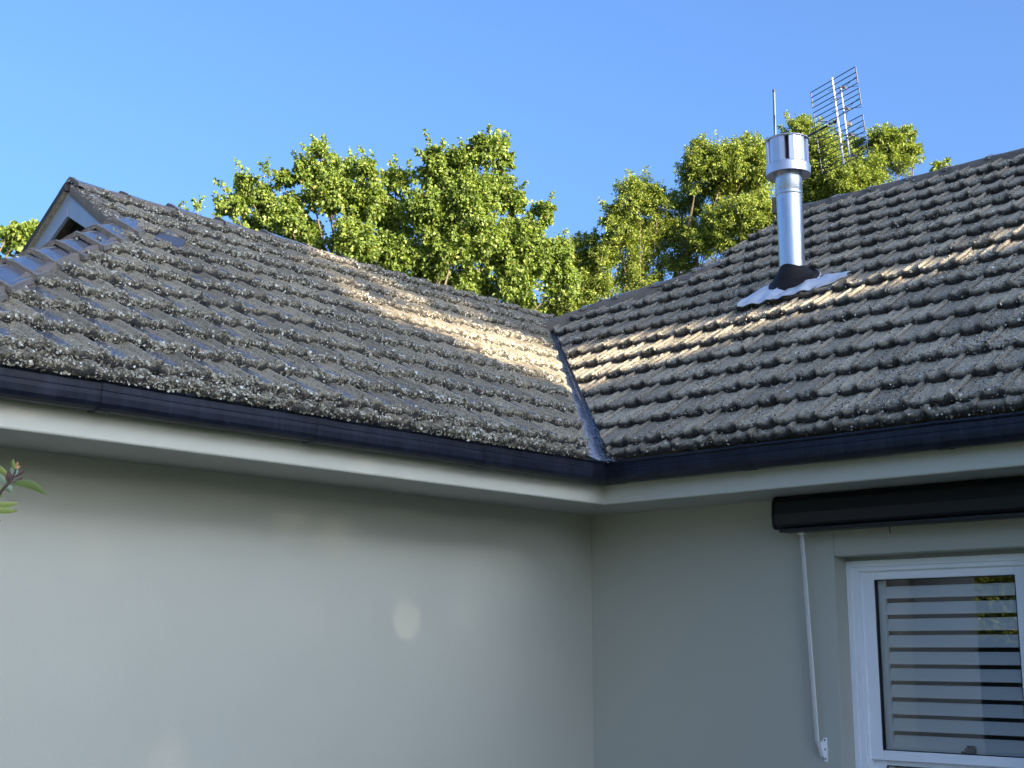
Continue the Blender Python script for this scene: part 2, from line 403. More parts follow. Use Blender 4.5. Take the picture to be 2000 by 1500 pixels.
# ------------------------------------------------------------------ roof: deck, tiles, caps
roof = empty('roof', parent=house)
def deck(pts, name='roof_deck', mat=M_tileR):
    m = MB(); n = len(pts); m.add(pts, [tuple(range(n))]); return m.build(name, mat, roof)
VAL = lambda y: D-.0067/TL*1.0-(ZR-ZL+TR*(y+D)-.0)/TL+.0      # valley x for a y
RVT = (-1.86, 1.70)                                            # valley top seen from the right plane
capR = [(-1.90, 1.70, 4.895), (-1.45, 1.875, 5.043), (-.80, 2.03, 5.157), (-.28, 2.26, 5.30)]
polyR_xy = [(VAL(-1.0)+.03, -1.0), (VAL(-.4)+.03, -.4), (VAL(.6)+.02, .6), (-1.87, 1.69), (-1.5, 1.95), (-.85, 2.11), (-.36, 2.42), (-.22, 2.78), (-.07, 3.08), (.05, RIDGE_Y), (6.0, RIDGE_Y), (6.0, -.95)]
HX, HY = -1.44, -3.42
polyL_xy = [(.90, -5.74), (HX, HY), (-2.10, HY), (-2.05, 1.92), (VAL(1.5)-.19, 1.5), (VAL(.5)-.22, .5), (VAL(-.5)-.22, -.5), (.90, -1.12)]
deck([(x, y, zR(y)-.055) for x, y in [(.62,-.70),(-1.9,1.67),(-1.5,1.9),(-.85,2.06),(-.38,2.38),(.03,RIDGE_Y-.05),(7.8,RIDGE_Y-.05),(7.8,-.70)]])
deck([(x, y, zL(x)-.055) for x, y in [(.70,YE-D+.03),(HX,HY+.03),(-2.1,HY+.03),(-2.08,1.88),(.60,-.75)]])
# far slopes, not seen from the front
zr_ = zR(RIDGE_Y)
deck([(-5.3, RIDGE_Y*2+D, ZR-.06), (-.0, RIDGE_Y-.04, zr_-.06), (7.8, RIDGE_Y-.04, zr_-.06), (7.8, RIDGE_Y*2+D, ZR-.06)])
deck([(-5.3, RIDGE_Y*2+D, ZR-.06), (-1.5, 1.9, zR(1.9)-.06), (-.38, 2.38, zR(2.38)-.06), (-.0, RIDGE_Y-.04, zr_-.06)])
zl_ = zL(RIDGE_X)
deck([(-2.12, HY-.10, zl_-.055), (-2.10, 1.88, zl_-.055), (-1.5, 1.9, zR(1.9)-.07), (-5.3, RIDGE_Y*2+D, ZR-.06), (-4.92, HY-.10, zl_-.055-.66*2.8)])
deck([(.70, YE-D, ZL-.06), (-4.92, YE-D, ZL-.06), (-2.75, HY+.02, 4.46), (HX, HY+.02, 4.46)])

def tile_height(u, roll):
    if roll < .024:                                     # wide flat pan, low rolls
        if u < .03: return .004+.004*(1 if (u % .011) < .006 else 0)
        if u < .140: return 0.0
        if u < .190: return roll*.9*math.sin((u-.140)/.050*math.pi)**.8
        if u < .242: return .004
        return roll*1.35*(math.sin(min(1, (u-.242)/.03)*math.pi/2))
    if u < .03: return .004+.004*(1 if (u % .011) < .006 else 0)
    if u < .105: return 0.0
    if u < .170: return roll*math.sin((u-.105)/.065*math.pi)**.8
    if u < .235: return .004
    if u < .290: return roll*1.2*(math.sin(min(1, (u-.235)/.035)*math.pi/2))
    return roll*1.2*(1-.2*(u-.290)/.014)
TH = .052; GAUGE = .3359; TW = .30
US = [0,.006,.011,.017,.022,.03,.045,.065,.085,.10,.108,.116,.126,.138,.150,.160,.168,.176,.19,.21,.228,.237,.246,.258,.270,.280,.286,.290,.293]
VSv = [0,.008,.022,.045,.08,.13,.19,.26,.34,.40]
def tile_mesh(seed, roll, rough, name):
    V = []; F = []; P = []
    nu = len(US)
    def top(u, v, k):
        b = TH*(1-v/GAUGE) if v < GAUGE else 0
        h = tile_height(u, roll)
        q = Vector((u*22+seed*9.1, v*22, seed*3.3))
        is_pan = 1.0 if (.028 <= u <= .139 and v > .030) else 0.0
        amp = rough*(.03 if is_pan else 1.0)*(1.5 if v < .06 else 1)
        n1 = noise.noise(q)*amp + noise.noise(q*2.7)*amp*.7 + noise.noise(q*6)*amp*.4
        return b+h+n1, is_pan
    for j, v in enumerate(VSv):
        for i, u in enumerate(US):
            z, pn = top(u, v, 0)
            vv = v + (noise.noise(Vector((u*30, seed*7.7, 1)))*.008*(1 if v < .05 else 0))
            if j == 0: z -= .008
            if j == 0 : vv += .003
            V.append((u, vv, z)); P.append(pn)
    for j in range(len(VSv)-1):
        for i in range(nu-1):
            a = j*nu+i; F.append((a, a+1, a+nu+1, a+nu))
    # front face (2 strips) down to the nested underside
    b0 = len(V)
    for s_ in (.33, .66, 1.0):
        for i, u in enumerate(US):
            zt = V[i][2]; zb = tile_height(u, roll)*.55-.004
            n2 = (noise.noise(Vector((u*38, s_*4, seed*5.1)))*.007+noise.noise(Vector((u*95, s_*9, seed*2.1)))*.004)*(rough/.004)
            V.append((u, V[i][1]-.004*(1-abs(s_-.5))+n2+(.004 if s_ == 1 else -.004), zt+(zb-zt)*s_)); P.append(-1)  # negative value marks the front for the painted shade
    for i in range(nu-1):
        F.append((i+1, i, b0+i, b0+i+1)); F.append((b0+i+1, b0+i, b0+nu+i, b0+nu+i+1)); F.append((b0+nu+i+1, b0+nu+i, b0+2*nu+i, b0+2*nu+i+1))
    # side faces
    for i, sgn in ((0, 1), (nu-1, -1)):
        bs = len(V)
        for j, v in enumerate(VSv):
            x, y, z = V[j*nu+i]; V.append((x, y, min(z-.012, -.004 if i else -.006))); P.append(-1)  # sides take the painted shade too
        for j in range(len(VSv)-1):
            a, b = j*nu+i, (j+1)*nu+i; q = (a, b, bs+j+1, bs+j)
            F.append(q if sgn > 0 else q[::-1])
    me = bpy.data.meshes.new(name); me.from_pydata(V, [], F)
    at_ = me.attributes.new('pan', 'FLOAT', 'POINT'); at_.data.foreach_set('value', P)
    me.polygons.foreach_set('use_smooth', [True]*len(me.polygons)); me.update()
    return me
varL = [tile_mesh(i, .019, .0042, 'tile_mossy') for i in range(8)]
varR = [tile_mesh(i+20, .0185+.003*((i*37) % 8)/8, .0062, 'tile_dark') for i in range(10)]
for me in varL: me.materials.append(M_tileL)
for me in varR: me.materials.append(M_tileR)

def pt_in(poly, p):
    x, y = p; c = False; n = len(poly)
    for i in range(n):
        (x0,y0),(x1,y1) = poly[i], poly[(i+1)%n]
        if (y0 > y) != (y1 > y) and x < (x1-x0)*(y-y0)/(y1-y0)+x0: c = not c
    return c
def seg_hits_box(a, b, x0, y0, x1, y1):
    t0, t1 = 0.0, 1.0; dx, dy = b[0]-a[0], b[1]-a[1]
    for p, q in ((-dx, a[0]-x0), (dx, x1-a[0]), (-dy, a[1]-y0), (dy, y1-a[1])):
        if abs(p) < 1e-12:
            if q < 0: return False
        else:
            r = q/p
            if p < 0: t0 = max(t0, r)
            else: t1 = min(t1, r)
            if t0 > t1: return False
    return True
def orient(poly):
    a = sum(p[0]*q[1]-q[0]*p[1] for p, q in zip(poly, poly[1:]+poly[:1]))
    return poly if a > 0 else poly[::-1]
placed = {'L': [], 'R': []}
def lay(side, O, U, Vv, N, poly, v0, nrow, stagger, phase, variants, umin, umax, mat, vis):
    poly = orient(poly)
    fr = Matrix((U, Vv, N)).transposed()
    out = []
    for k in range(-1, nrow):
        vf = v0+k*GAUGE
        drop = 0.0
        if k == -1: vf = v0-.085; drop = -.040      # starter course tucked over the gutter
        st = phase+stagger*k
        i0 = math.floor((umin-st)/TW)-1
        u = st+i0*TW
        while u < umax:
            x0, y0, x1, y1 = u, vf, u+TW+.004, vf+.40
            cs = [(x0+.001,y0+.001),(x1-.001,y0+.001),(x1-.001,y1-.001),(x0+.001,y1-.001)]
            ins = [pt_in(poly, c) for c in cs]
            edges = [(a, b) for a, b in zip(poly, poly[1:]+poly[:1]) if seg_hits_box(a, b, x0, y0, x1, y1)]
            if any(ins) or edges:
                rnd = random.Random((k*7919+i0*104729+int(u*1000)) ^ (1 if side == 'L' else 2))
                me = variants[rnd.randrange(len(variants))]
                cut = False
                if edges:
                    bm = bmesh.new(); bm.from_mesh(me)
                    for a, b in edges:
                        ax, ay = a[0]-u, a[1]-vf; dx, dy = b[0]-a[0], b[1]-a[1]
                        L_ = math.hypot(dx, dy)
                        if L_ < 1e-6: continue
                        nrm = Vector((dy/L_, -dx/L_, 0))
                        if not bm.verts: break
                        bmesh.ops.bisect_plane(bm, geom=bm.verts[:]+bm.edges[:]+bm.faces[:], dist=1e-5, plane_co=(ax, ay, 0), plane_no=nrm, clear_outer=True)
                    if len(bm.faces) < 6: bm.free(); u += TW; i0 += 1; continue
                    me = me.copy(); bm.to_mesh(me); bm.free(); cut = True
                M4 = (fr @ Matrix(((math.cos(a0 := R(rnd.uniform(-1.1,1.1))), -math.sin(a0), 0), (math.sin(a0), math.cos(a0), 0), (0,0,1)))).to_4x4()
                M4 = M4 @ Matrix.Rotation(R(rnd.uniform(-.5, .5)), 4, 'Y') @ Matrix.Rotation(R(rnd.uniform(-.5, .4)), 4, 'X')
                M4.translation = O+U*(u+rnd.uniform(-.002,.002))+Vv*(vf+rnd.uniform(-.004,.004))+N*(drop+rnd.uniform(-.001,.003))
                ctr = O+U*(u+.15)+Vv*(vf+.15)
                placed[side].append((u, vf, drop))
                out.append(((ctr-CAM).length, vis(ctr) and k >= 0, me, M4, cut))
            u += TW; i0 += 1
    return out
UL, VL = Vector((0,1,0)), Vector((-1,0,TL)).normalized(); NL = UL.cross(VL)
UR, VR = Vector((1,0,0)), Vector((0,1,TR)).normalized(); NR = UR.cross(VR)
OL, OR_ = Vector((D, 0, ZL)), Vector((0, -D, ZR))
polyL = [(y, (D-x)*sL) for x, y in polyL_xy]
polyR = [(x, (y+D)*sR) for x, y in polyR_xy]
allt = [(a+('L',)) for a in lay('L', OL, UL, VL, NL, polyL, -.126*sL, 11, .09, .06, varL, -5.8, 2.0, M_tileL, lambda c: c.y > -5.4)]
allt += [(a+('R',)) for a in lay('R', OR_, UR, VR, NR, polyR, -.088*sR, 15, .15, .09, varR, -2.0, 6.0, M_tileR, lambda c: c.x < 3.9)]
allt.sort(key=lambda a: (not a[1], a[0]))
for d_, v_, me, M4, cut, side in allt[:300]:
    o = bpy.data.objects.new('tile', me); link(o, roof); o.matrix_local = M4
for side, mat in (('L', M_tileL), ('R', M_tileR)):
    bm = bmesh.new(); tmpl = bm.verts.layers.float.new('pan')
    for d_, v_, me, M4, cut, sd_ in allt[300:]:
        if sd_ != side: continue
        t = me.copy(); t.transform(M4); bm.from_mesh(t); bpy.data.meshes.remove(t)
    if not bm.verts: bm.free(); continue
    me = bpy.data.meshes.new('tile_field'); bm.to_mesh(me); bm.free(); me.materials.clear(); me.materials.append(mat)
    o = link(bpy.data.objects.new('tile_field', me), roof); o['kind'] = 'stuff'

# ---- lichen flakes on the tiles
def flakes(P, N, size, tilt):
    """P centres (n,3), N normals (n,3); returns verts, tris"""
    n = len(P); k = 5
    rnd = rng.normal(size=(n, 3)); N = N + rnd*tilt; N /= np.linalg.norm(N, axis=1, keepdims=True)
    A = np.cross(N, rng.normal(size=(n, 3))); A /= np.linalg.norm(A, axis=1, keepdims=True); B = np.cross(N, A)
    V = np.zeros((n, k+1, 3)); V[:, 0] = P + N*(size*.1)[:, None]
    for i in range(k):
        th = 2*np.pi*i/k + rng.uniform(-.3, .3, n); rr = size*rng.uniform(.5, 1.25, n)
        V[:, i+1] = P + A*(rr*np.cos(th))[:, None] + B*(rr*np.sin(th))[:, None] + N*(size*rng.uniform(-.2, .5, n))[:, None]
    T = np.zeros((n, k, 3), int); base = np.arange(n)*(k+1)
    for i in range(k): T[:, i] = np.stack([base, base+1+i, base+1+(i+1) % k], 1)
    return V.reshape(-1, 3), T.reshape(-1, 3)
hlL = np.array([tile_height(u, .019) for u in np.linspace(0, .304, 305)]); hlR = np.array([tile_height(u, .020) for u in np.linspace(0, .304, 305)])
def lichen(side, O, U, Vv, N, poly, n_front, n_top, s0, s1, mat):
    Ps = []; Ns = []; Ss = []; hl = hlL if side == 'L' else hlR
    O, U, Vv, N = map(np.array, (O, U, Vv, N))
    for (u0_, v0_, dr) in placed[side]:
        dens = max(.25, .95+1.3*noise.noise(Vector((u0_*1.1, v0_*1.3, 5.0 if side == 'L' else 9.0))))
        # front lip and face
        n = int(n_front*dens*rng.uniform(.6, 1.3)); u = rng.uniform(0, .30, n); h = hl[(u*1000).astype(int)]
        a = rng.uniform(0, 1, n)**1.1                              # 0 = top of the lip, 1 = low on the face
        v = np.where(a < .45, (.45-a)*.10, -.004+rng.uniform(-.003, .002, n)); z = np.where(a < .45, TH+h-.002, (TH+h)*(1-(a-.45)/.55)+.002)
        keep = np.array([pt_in(poly, (x, y)) for x, y in zip(u0_+u, v0_+v+.02)]) if n else np.zeros(0, bool)
        Ps.append((O+np.outer(u0_+u, U)+np.outer(v0_+v, Vv)+np.outer(z+dr, N))[keep])
        nn = np.where((a < .45)[:, None], N-Vv*.4, -Vv+N*.3); Ns.append(nn[keep]); Ss.append((s0+(s1*1.5-s0)*rng.uniform(0, 1, n)**2.2)[keep])
        # upper surface: rolls and edges, few on the smooth pan
        n = int(n_top*dens*rng.uniform(.5, 1.3)); u = rng.uniform(0, .30, n); v = rng.uniform(.02, .335, n)
        onpan = (u > .030) & (u < (.137 if side == 'L' else .100)); ok = ~onpan | (rng.uniform(0, 1, n) < (.03 if side == 'L' else .7))
        u, v = u[ok], v[ok]; h = hl[(u*1000).astype(int)]; z = TH*(1-v/GAUGE)+h
        keep = np.array([pt_in(poly, (x, y)) for x, y in zip(u0_+u, v0_+v)]) if len(u) else np.zeros(0, bool)
        Ps.append((O+np.outer(u0_+u, U)+np.outer(v0_+v, Vv)+np.outer(z+dr, N))[keep])
        Ns.append(np.repeat(N[None], len(u), 0)[keep]); Ss.append((s0*.7+(s1*1.2-s0*.7)*rng.uniform(0, 1, len(u))**2.5)[keep])
    P = np.concatenate(Ps); Nn = np.concatenate(Ns); S_ = np.concatenate(Ss)
    V, T = flakes(P, Nn, S_, .55)
    o = fast_mesh('lichen', V, T, mat, roof); o['kind'] = 'stuff'; return o
lichen('L', OL, UL, VL, NL, polyL, 540, 200, .003, .0078, M_lichL)
lichen('R', OR_, UR, VR, NR, polyR, 50, 480, .003, .0082, M_lichR)

# ---- ridge and hip caps
def cap_mesh(seed, length=.43, hw=.135, slope=.62):
    V = []; F = []; P = []
    prof = [-1, -.92, -.6, -.3, -.1, 0, .1, .3, .6, .92, 1]
    xs = [(0, 1.13, .012), (.03, 1.13, .013), (.045, 1.05, .004), (.12, 1.04, 0), (.25, 1.0, -.004), (length, .95, -.010)]
    n = len(prof)
    for x, sc, dz in xs:
        for p in prof:
            y = p*hw*sc; z = -slope*max(abs(y), .0)+.010*math.exp(-(p/.15)**2)*-1 + dz
            q = Vector((x*14+seed*5, p*3, seed)); z += noise.noise(q)*.005
            V.append((x+noise.noise(q*2)*.005, y+noise.noise(q*1.3)*.004, z)); P.append(1.0 if (.07 < abs(p) < .95 and x > .04) else 0.0)
    for i in range(len(xs)-1):
        for k in range(n-1): a = i*n+k; F.append((a, a+n, a+n+1, a+1))
    b0 = len(V)
    for p in prof: y = p*hw*1.08; V.append((.004, y, -slope*abs(y)-.022)); P.append(0)
    for k in range(n-1): F.append((k, k+1, b0+k+1, b0+k))
    for k, sg in ((0, 1), (n-1, -1)):       # side lips
        b1 = len(V)
        for i, (x, sc, dz) in enumerate(xs): v = V[i*n+k]; V.append((v[0], v[1], v[2]-.026)); P.append(0)
        for i in range(len(xs)-1):
            q = (i*n+k, b1+i, b1+i+1, (i+1)*n+k); F.append(q if sg > 0 else q[::-1])
    me = bpy.data.meshes.new('ridge_cap'); me.from_pydata(V, [], F); me.materials.append(M_cap)
    a = me.attributes.new('pan', 'FLOAT', 'POINT'); a.data.foreach_set('value', P); me.update(); return me
caps = [cap_mesh(i) for i in range(6)]
capsR = [cap_mesh(i+9, hw=.12, slope=.5) for i in range(4)]
cap_lines = []
def cap_run(pts, expo, variants, sink=0.0, name='ridge_cap', tilt=.02, scale=1.0, mort=(1,1), mh=.13, hw=.118, slope=.62):
    pts = [Vector(p) for p in pts]; seg = []; tot = 0
    for a, b in zip(pts, pts[1:]): seg.append((tot, (b-a).length, a, b)); tot += (b-a).length
    def pos(s):
        for t0, L_, a, b in seg:
            if s <= t0+L_+1e-6: return a.lerp(b, (s-t0)/L_), (b-a).normalized()
        return b, (b-a).normalized()
    s = 0; i = 0
    while s < tot-.12:
        p, d = pos(s); rnd = random.Random(i*31+int(tot*100))
        y = Vector((0,0,1)).cross(d).normalized(); z = d.cross(y)
        Mx = Matrix((d, y, z)).transposed().to_4x4() @ Matrix.Rotation(R(1.6+rnd.uniform(-.8, .8)), 4, 'Y') @ Matrix.Rotation(R(rnd.uniform(-1.5, 1.5)), 4, 'Z') @ Matrix.Rotation(R(rnd.uniform(-2, 2)), 4, 'X') @ Matrix.Diagonal((1, scale, scale, 1))
        Mx.translation = p+z*(sink+rnd.uniform(-.003, .004))
        o = bpy.data.objects.new(name, variants[(i*3+1) % len(variants)]); link(o, roof); o.matrix_local = Mx
        for _ in range(70):
            cap_lines.append((p+d*random.uniform(0, .05 if random.random() < .6 else .4)+y*(q := random.uniform(-.14, .14)*scale)+z*(-slope*abs(q)*scale+.012), z))
        s += expo*rnd.uniform(.95, 1.05); i += 1
    # mortar bedding under both wings
    for sd_ in (-1, 1):
        if not mort[0 if sd_ < 0 else 1]: continue
        m = MB(); n = max(8, int(tot/.035)); V = []
        for k in range(n+1):
            p, d = pos(tot*k/n); y = Vector((0,0,1)).cross(d).normalized(); z = d.cross(y)
            e = p+y*(hw*sd_*scale)+z*(-slope*hw*scale+.004+sink)
            w1 = noise.noise(Vector((k*.4, sd_*3, tot)))*.012
            V += [e-y*sd_*.03, e+y*sd_*(.004+w1*.5), e+y*sd_*(.010+w1)-Vector((0,0,mh*.55)), e+y*sd_*(.016+w1*1.5)-Vector((0,0,mh+w1*2))]
        F = []
        for k in range(n):
            for j in range(3): a = k*4+j; F.append((a, a+1, a+5, a+4) if sd_ < 0 else (a, a+4, a+5, a+1))
        m.add(V, F); m.build('mortar_bedding', M_mortar, roof, smooth=True)
cap_run([(-2.12, HY-.06, 5.035), (-2.12, -1.6, 5.045), (-2.11, .4, 4.965), (-2.09, 1.1, 4.965), (-2.07, 1.90, 4.945)], .43, caps, .022, mh=.15)
cap_run([(.70, -5.65, 3.145), (0.0, -4.95, 3.615), (-1.58, -3.27, 4.675)], .40, caps, .030, mh=.17, scale=1.12)
cap_run([(-1.93, 1.66, 4.870), (-1.45, 1.875, 5.010), (-.80, 2.03, 5.120), (-.30, 2.26, 5.270)], .40, capsR, .022, mh=.13, slope=.5)
cap_run([(.02, RIDGE_Y+.02, 6.04), (7.8, RIDGE_Y+.02, 6.06)], .40, capsR, .045, mh=.10, slope=.5)
# flakes on caps
P = np.array([tuple(a) for a, b in cap_lines]); N_ = np.array([tuple(b) for a, b in cap_lines])
kk = rng.uniform(0, 1, len(P)) < .30; P = P[kk]; N_ = N_[kk]
V, T = flakes(P, N_, rng.uniform(.006, .014, len(P)), .5); o = fast_mesh('lichen', V, T, M_lichL, roof); o['kind'] = 'stuff'
# block at the foot of the right-hand hip
m = MB(); m.obox((-1.93, 1.62, 4.77), (.05,.02,0), (-.03,.06,0), (0,0,.09)); m.build('mortar_bedding', M_mortar, roof, bevel=.01)
# grey sheet patch tucked under the foot of the gablet
def on_left(px, py, dz=0.0):
    d = fw + rt*((px-1000)/FPX) - up*((py-750)/FPX); n = Vector((TL, 0, 1)); return CAM + d*((ZL+TL*D+dz-CAM.dot(n))/d.dot(n))
m = MB(); q = [on_left(*p, .060) for p in ((318, 447), (368, 464), (352, 484), (300, 466))]
m.add(q+[v-NL*.02 for v in q], [(0,1,2,3), (0,4,5,1), (1,5,6,2), (2,6,7,3), (3,7,4,0)]); m.build('patch_sheet', simple('patch_grey', (.07, .075, .09), .4, var=.4, vscale=30), roof)
# ---- valley
m = MB(); fr = []
for y in np.linspace(-.86, 1.75, 14):
    x = VAL(y); fr.append((Vector((x, y, zR(y)-.030)), Vector((1, 1, 0)).normalized(), Vector((0,0,1))))
sec = [(-.28, .118), (-.17, .062), (-.09, .022), (-.012, -.012), (0, .004), (.012, -.012), (.05, .004), (.12, .04)]
m.sweep(sec, fr, caps=False); m.build('valley_flashing', M_valley, roof)
# leaf litter caught in the valley
Pl = []
for _ in range(900):
    y = random.choice((random.uniform(-.85, 1.6), random.gauss(.55, .25), random.gauss(-.72, .08)))
    q = abs(random.gauss(.035, .02)); Pl.append((VAL(y)+q*.7, y+q*.7, zR(y)-.022+q*.35))
V, T = flakes(np.array(Pl), np.tile([0,0,1.], (len(Pl), 1)), rng.uniform(.004, .011, len(Pl)), .6)
o = fast_mesh('leaf_litter', V, T, M_lichR, roof); o['kind'] = 'stuff'

Pl = []
for _ in range(260): y = random.uniform(-5.5, -.9); Pl.append((D+GW-.02+random.uniform(-.03,.008), y, GT+.001))
for _ in range(260): x = random.uniform(.95, 5); Pl.append((x, -D-GW+.02+random.uniform(-.008,.03), GT+.001))
V, T = flakes(np.array(Pl), np.tile([0,0,1.], (len(Pl), 1)), rng.uniform(.002, .007, len(Pl)), .5)
o = fast_mesh('leaf_litter', V, T, M_lichR, roof); o['kind'] = 'stuff'
# ---- gablet
gab = empty('gablet', parent=house)
def board(name, x0, z0, x1, z1, wdt, y0, y1, mat):
    m = MB(); V = []
    for y in (y0, y1):
        V += [(x0, y, z0), (x1, y, z1), (x1, y, z1-wdt), (x0, y, z0-wdt)]
    m.add(V, [(0,3,2,1),(4,5,6,7),(0,1,5,4),(1,2,6,5),(2,3,7,6),(3,0,4,7)]); return m.build(name, mat, gab)
board('barge_board', -2.122, 4.935, -2.85, 4.935-.728*.56, .185, HY-.03, HY-.055, M_wood)
board('barge_board', -2.118, 4.935, -1.30, 4.935-.818*.56, .185, HY-.033, HY-.052, M_wood)
m = MB(); m.add([(-2.12, HY+.06, 4.80), (-2.9, HY+.06, 4.36), (-2.9, HY+.06, 4.2), (-1.3, HY+.06, 4.2), (-1.3, HY+.06, 4.34)], [(0,1,2,3,4)]); m.build('vent', M_dark, gab)
# verge of the far slope and mortar verge of the near slope
board('verge_board', -2.12, 5.005, -2.95, 5.005-.83*.66, .06, HY-.09, HY+.3, M_fence_d)  # dark colour stands in for shade on the verge's soffit side
m = MB(); V = []; n = 14
for k in range(n+1):
    x = -2.10+(.80)*k/n; z = zL(x)+.02; w1 = noise.noise(Vector((k*.7, 0, 3)))*.008
    V += [(x, HY+.07, z+.030+w1), (x, HY-.035+w1, z+.024), (x, HY-.062+w1, z-.005), (x, HY-.058+w1, z-.085-w1)]
F = []
for k in range(n):
    for j in range(3): a = k*4+j; F.append((a, a+4, a+5, a+1))
m.add(V, F); m.build('mortar_verge', M_mortar, gab, smooth=True)

Pv = []
for _ in range(900):
    x = random.uniform(-2.1, -1.32); Pv.append((x, HY-.05+random.gauss(.03, .035), zL(x)+.048+random.uniform(-.02, .006)))
V, T = flakes(np.array(Pv), np.tile([.4,-.3,.8], (len(Pv), 1)), rng.uniform(.003, .010, len(Pv)), .5)
o = fast_mesh('lichen', V, T, M_lichL, gab); o['kind'] = 'stuff'
# ------------------------------------------------------------------ window with plantation shutter
win = empty('window', parent=house)
def frame_ring(name, x0, x1, z0, z1, w0, y0, y1, mat, parent, bev=.003, sides='LRTB'):
    m = MB()
    if 'L' in sides: m.box((x0, y0, z0), (x0+w0, y1, z1))
    if 'R' in sides: m.box((x1-w0, y0, z0), (x1, y1, z1))
    if 'T' in sides: m.box((x0+w0, y0, z1-w0), (x1-w0, y1, z1))
    if 'B' in sides: m.box((x0+w0, y0, z0), (x1-w0, y1, z0+w0))
    return m.build(name, mat, parent, bevel=bev)
FX0, FX1, FZ0, FZ1 = 2.121, 3.499, .552, 2.205
frame_ring('frame', FX0, FX1, FZ0, FZ1, .042, .150, .245, M_white, win)
frame_ring('frame', FX0+.043, FX1-.043, FZ0+.043, FZ1-.030, .040, .162, .245, M_white, win)
frame_ring('frame', FX0+.084, FX1-.084, FZ0+.084, FZ1-.058, .018, .174, .245, M_white, win)
m = MB(); m.box((FX0, .152, FZ1), (FX1, .25, OZ1)); m.build('frame', simple('frame_packer', (.30, .31, .29), .7), win)
SX0, SX1 = 2.218, 3.392                      # sashes
def sash(z0, z1, y):
    m = MB(); m.box((SX0, y, z0), (2.306, y+.04, z1)); m.box((3.268, y, z0), (SX1, y+.04, z1))
    m.box((2.306, y, z1-.075), (3.268, y+.04, z1)); m.box((2.306, y, z0), (3.268, y+.04, z0+.062)); s_ = m.build('sash', M_white, win, bevel=.004)
    m = MB(); m.box((2.308, y+.004, z0+.064), (2.312, y+.03, z1-.077)); m.box((3.262, y+.004, z0+.064), (3.266, y+.03, z1-.077)); m.box((2.312, y+.004, z1-.081), (3.262, y+.03, z1-.077)); m.box((2.312, y+.004, z0+.064), (3.262, y+.03, z0+.068)); m.build('gasket', M_black, win)
    m = MB(); m.box((2.306, y+.022, z0+.062), (3.268, y+.026, z1-.075)); m.build('pane', M_glass, win)
sash(.905, 2.152, .186); sash(.57, .945, .228)
m = MB(); m.box((2.83, .214, .972), (2.93, .228, .985)); m.box((2.855, .214, .985), (2.93, .228, 1.006)); m.box((2.87, .214, 1.006), (2.925, .226, 1.022)); m.build('latch', simple('latch_metal', (.10, .11, .12), .5), win, bevel=.003)
shut = empty('shutter', parent=house)
m = MB(); m.box((2.300, .248, .60), (2.350, .277, 2.13)); m.box((3.352, .248, .60), (3.40, .277, 2.13)); m.box((2.35, .248, 2.082), (3.352, .277, 2.13)); m.box((2.35, .250, .925), (3.352, .279, .985))
m.build('stile', M_slat, shut, bevel=.003)
slat0 = None
for i in range(14):
    zc = 1.992-.1075*i
    if zc < .62 or abs(zc-.955) < .06: continue
    if slat0 is None:
        pr = []; L_ = .0440
        for k in range(16):
            th = 2*math.pi*k/16; pr.append((math.cos(th)*L_, math.sin(th)*.0055))
        c_, s_ = math.cos(R(66)), math.sin(R(66))     # tilted open: outer edge low
        sec = [(a*c_-b*s_, a*s_+b*c_) for a, b in pr]
        m = MB(); m.sweep(sec, [((2.352, 0, 0), (0,1,0), (0,0,1)), ((3.350, 0, 0), (0,1,0), (0,0,1))], close=True)
        slat0 = m.build('slat', M_slat, shut); o = slat0
    else: o = bpy.data.objects.new('slat', slat0.data); link(o, shut)
    o.location = (0, .2625, zc+random.uniform(-.001, .001)); o.rotation_euler = (R(random.uniform(-1, 1)), 0, 0)
m = MB(); m.add([(1.2,.262,.0),(5,.262,.0),(5,3,.0),(1.2,3,.0),(1.2,.262,2.6),(5,.262,2.6),(5,3,2.6),(1.2,3,2.6)], [(0,1,2,3),(4,7,6,5),(3,2,6,7),(0,3,7,4),(1,5,6,2)]); m.build('room_lining', M_room, house)

# ------------------------------------------------------------------ roller awning over the window
aw = empty('roller_awning', 'black roller awning cassette under the eave with white guide arm beside the window', 'awning', (1.7, 0, 2.65))
def local(o, e):                      # keep world coordinates under an offset empty
    o.matrix_parent_inverse = Matrix.Translation(-Vector(e.location)); return o
sec = [(.02, 2.435), (.055, 2.425), (.195, 2.428), (.215, 2.45), (.222, 2.52), (.212, 2.60), (.19, 2.632), (.15, 2.640), (.02, 2.640)]
m = MB(); m.sweep([(a, b) for a, b in sec], [((1.800, 0, 0), (0,-1,0), (0,0,1)), ((4.6, 0, 0), (0,-1,0), (0,0,1))], close=True); local(m.build('cassette', M_black, aw, bevel=.004), aw)
m = MB(); m.sweep([(a*1.02, (b-2.53)*1.04+2.53) for a, b in sec], [((1.785, 0, 0), (0,-1,0), (0,0,1)), ((1.799, 0, 0), (0,-1,0), (0,0,1))], close=True); local(m.build('end_cap', M_black, aw, bevel=.003), aw)
m = MB(); m.box((1.825, -.205, 2.398), (4.58, -.14, 2.4235)); local(m.build('front_rail', M_black, aw, bevel=.005), aw)
m = MB(); m.box((1.82, -.130, 2.400), (4.58, -.06, 2.4225)); local(m.build('front_rail', M_black, aw, bevel=.006), aw)
pa, pb = on_y(1566, 1042, -.075), on_y(1597, 1450, -.045)
dd = (pb-pa).normalized(); xx = Vector((1,0,0)); xx = (xx-dd*xx.dot(dd)).normalized(); yy = dd.cross(xx)
m = MB(); m.obox((pa+pb)/2, xx*.011, yy*.012, dd*((pb-pa).length/2)); local(m.build('guide_arm', M_alu, aw, bevel=.002), aw)
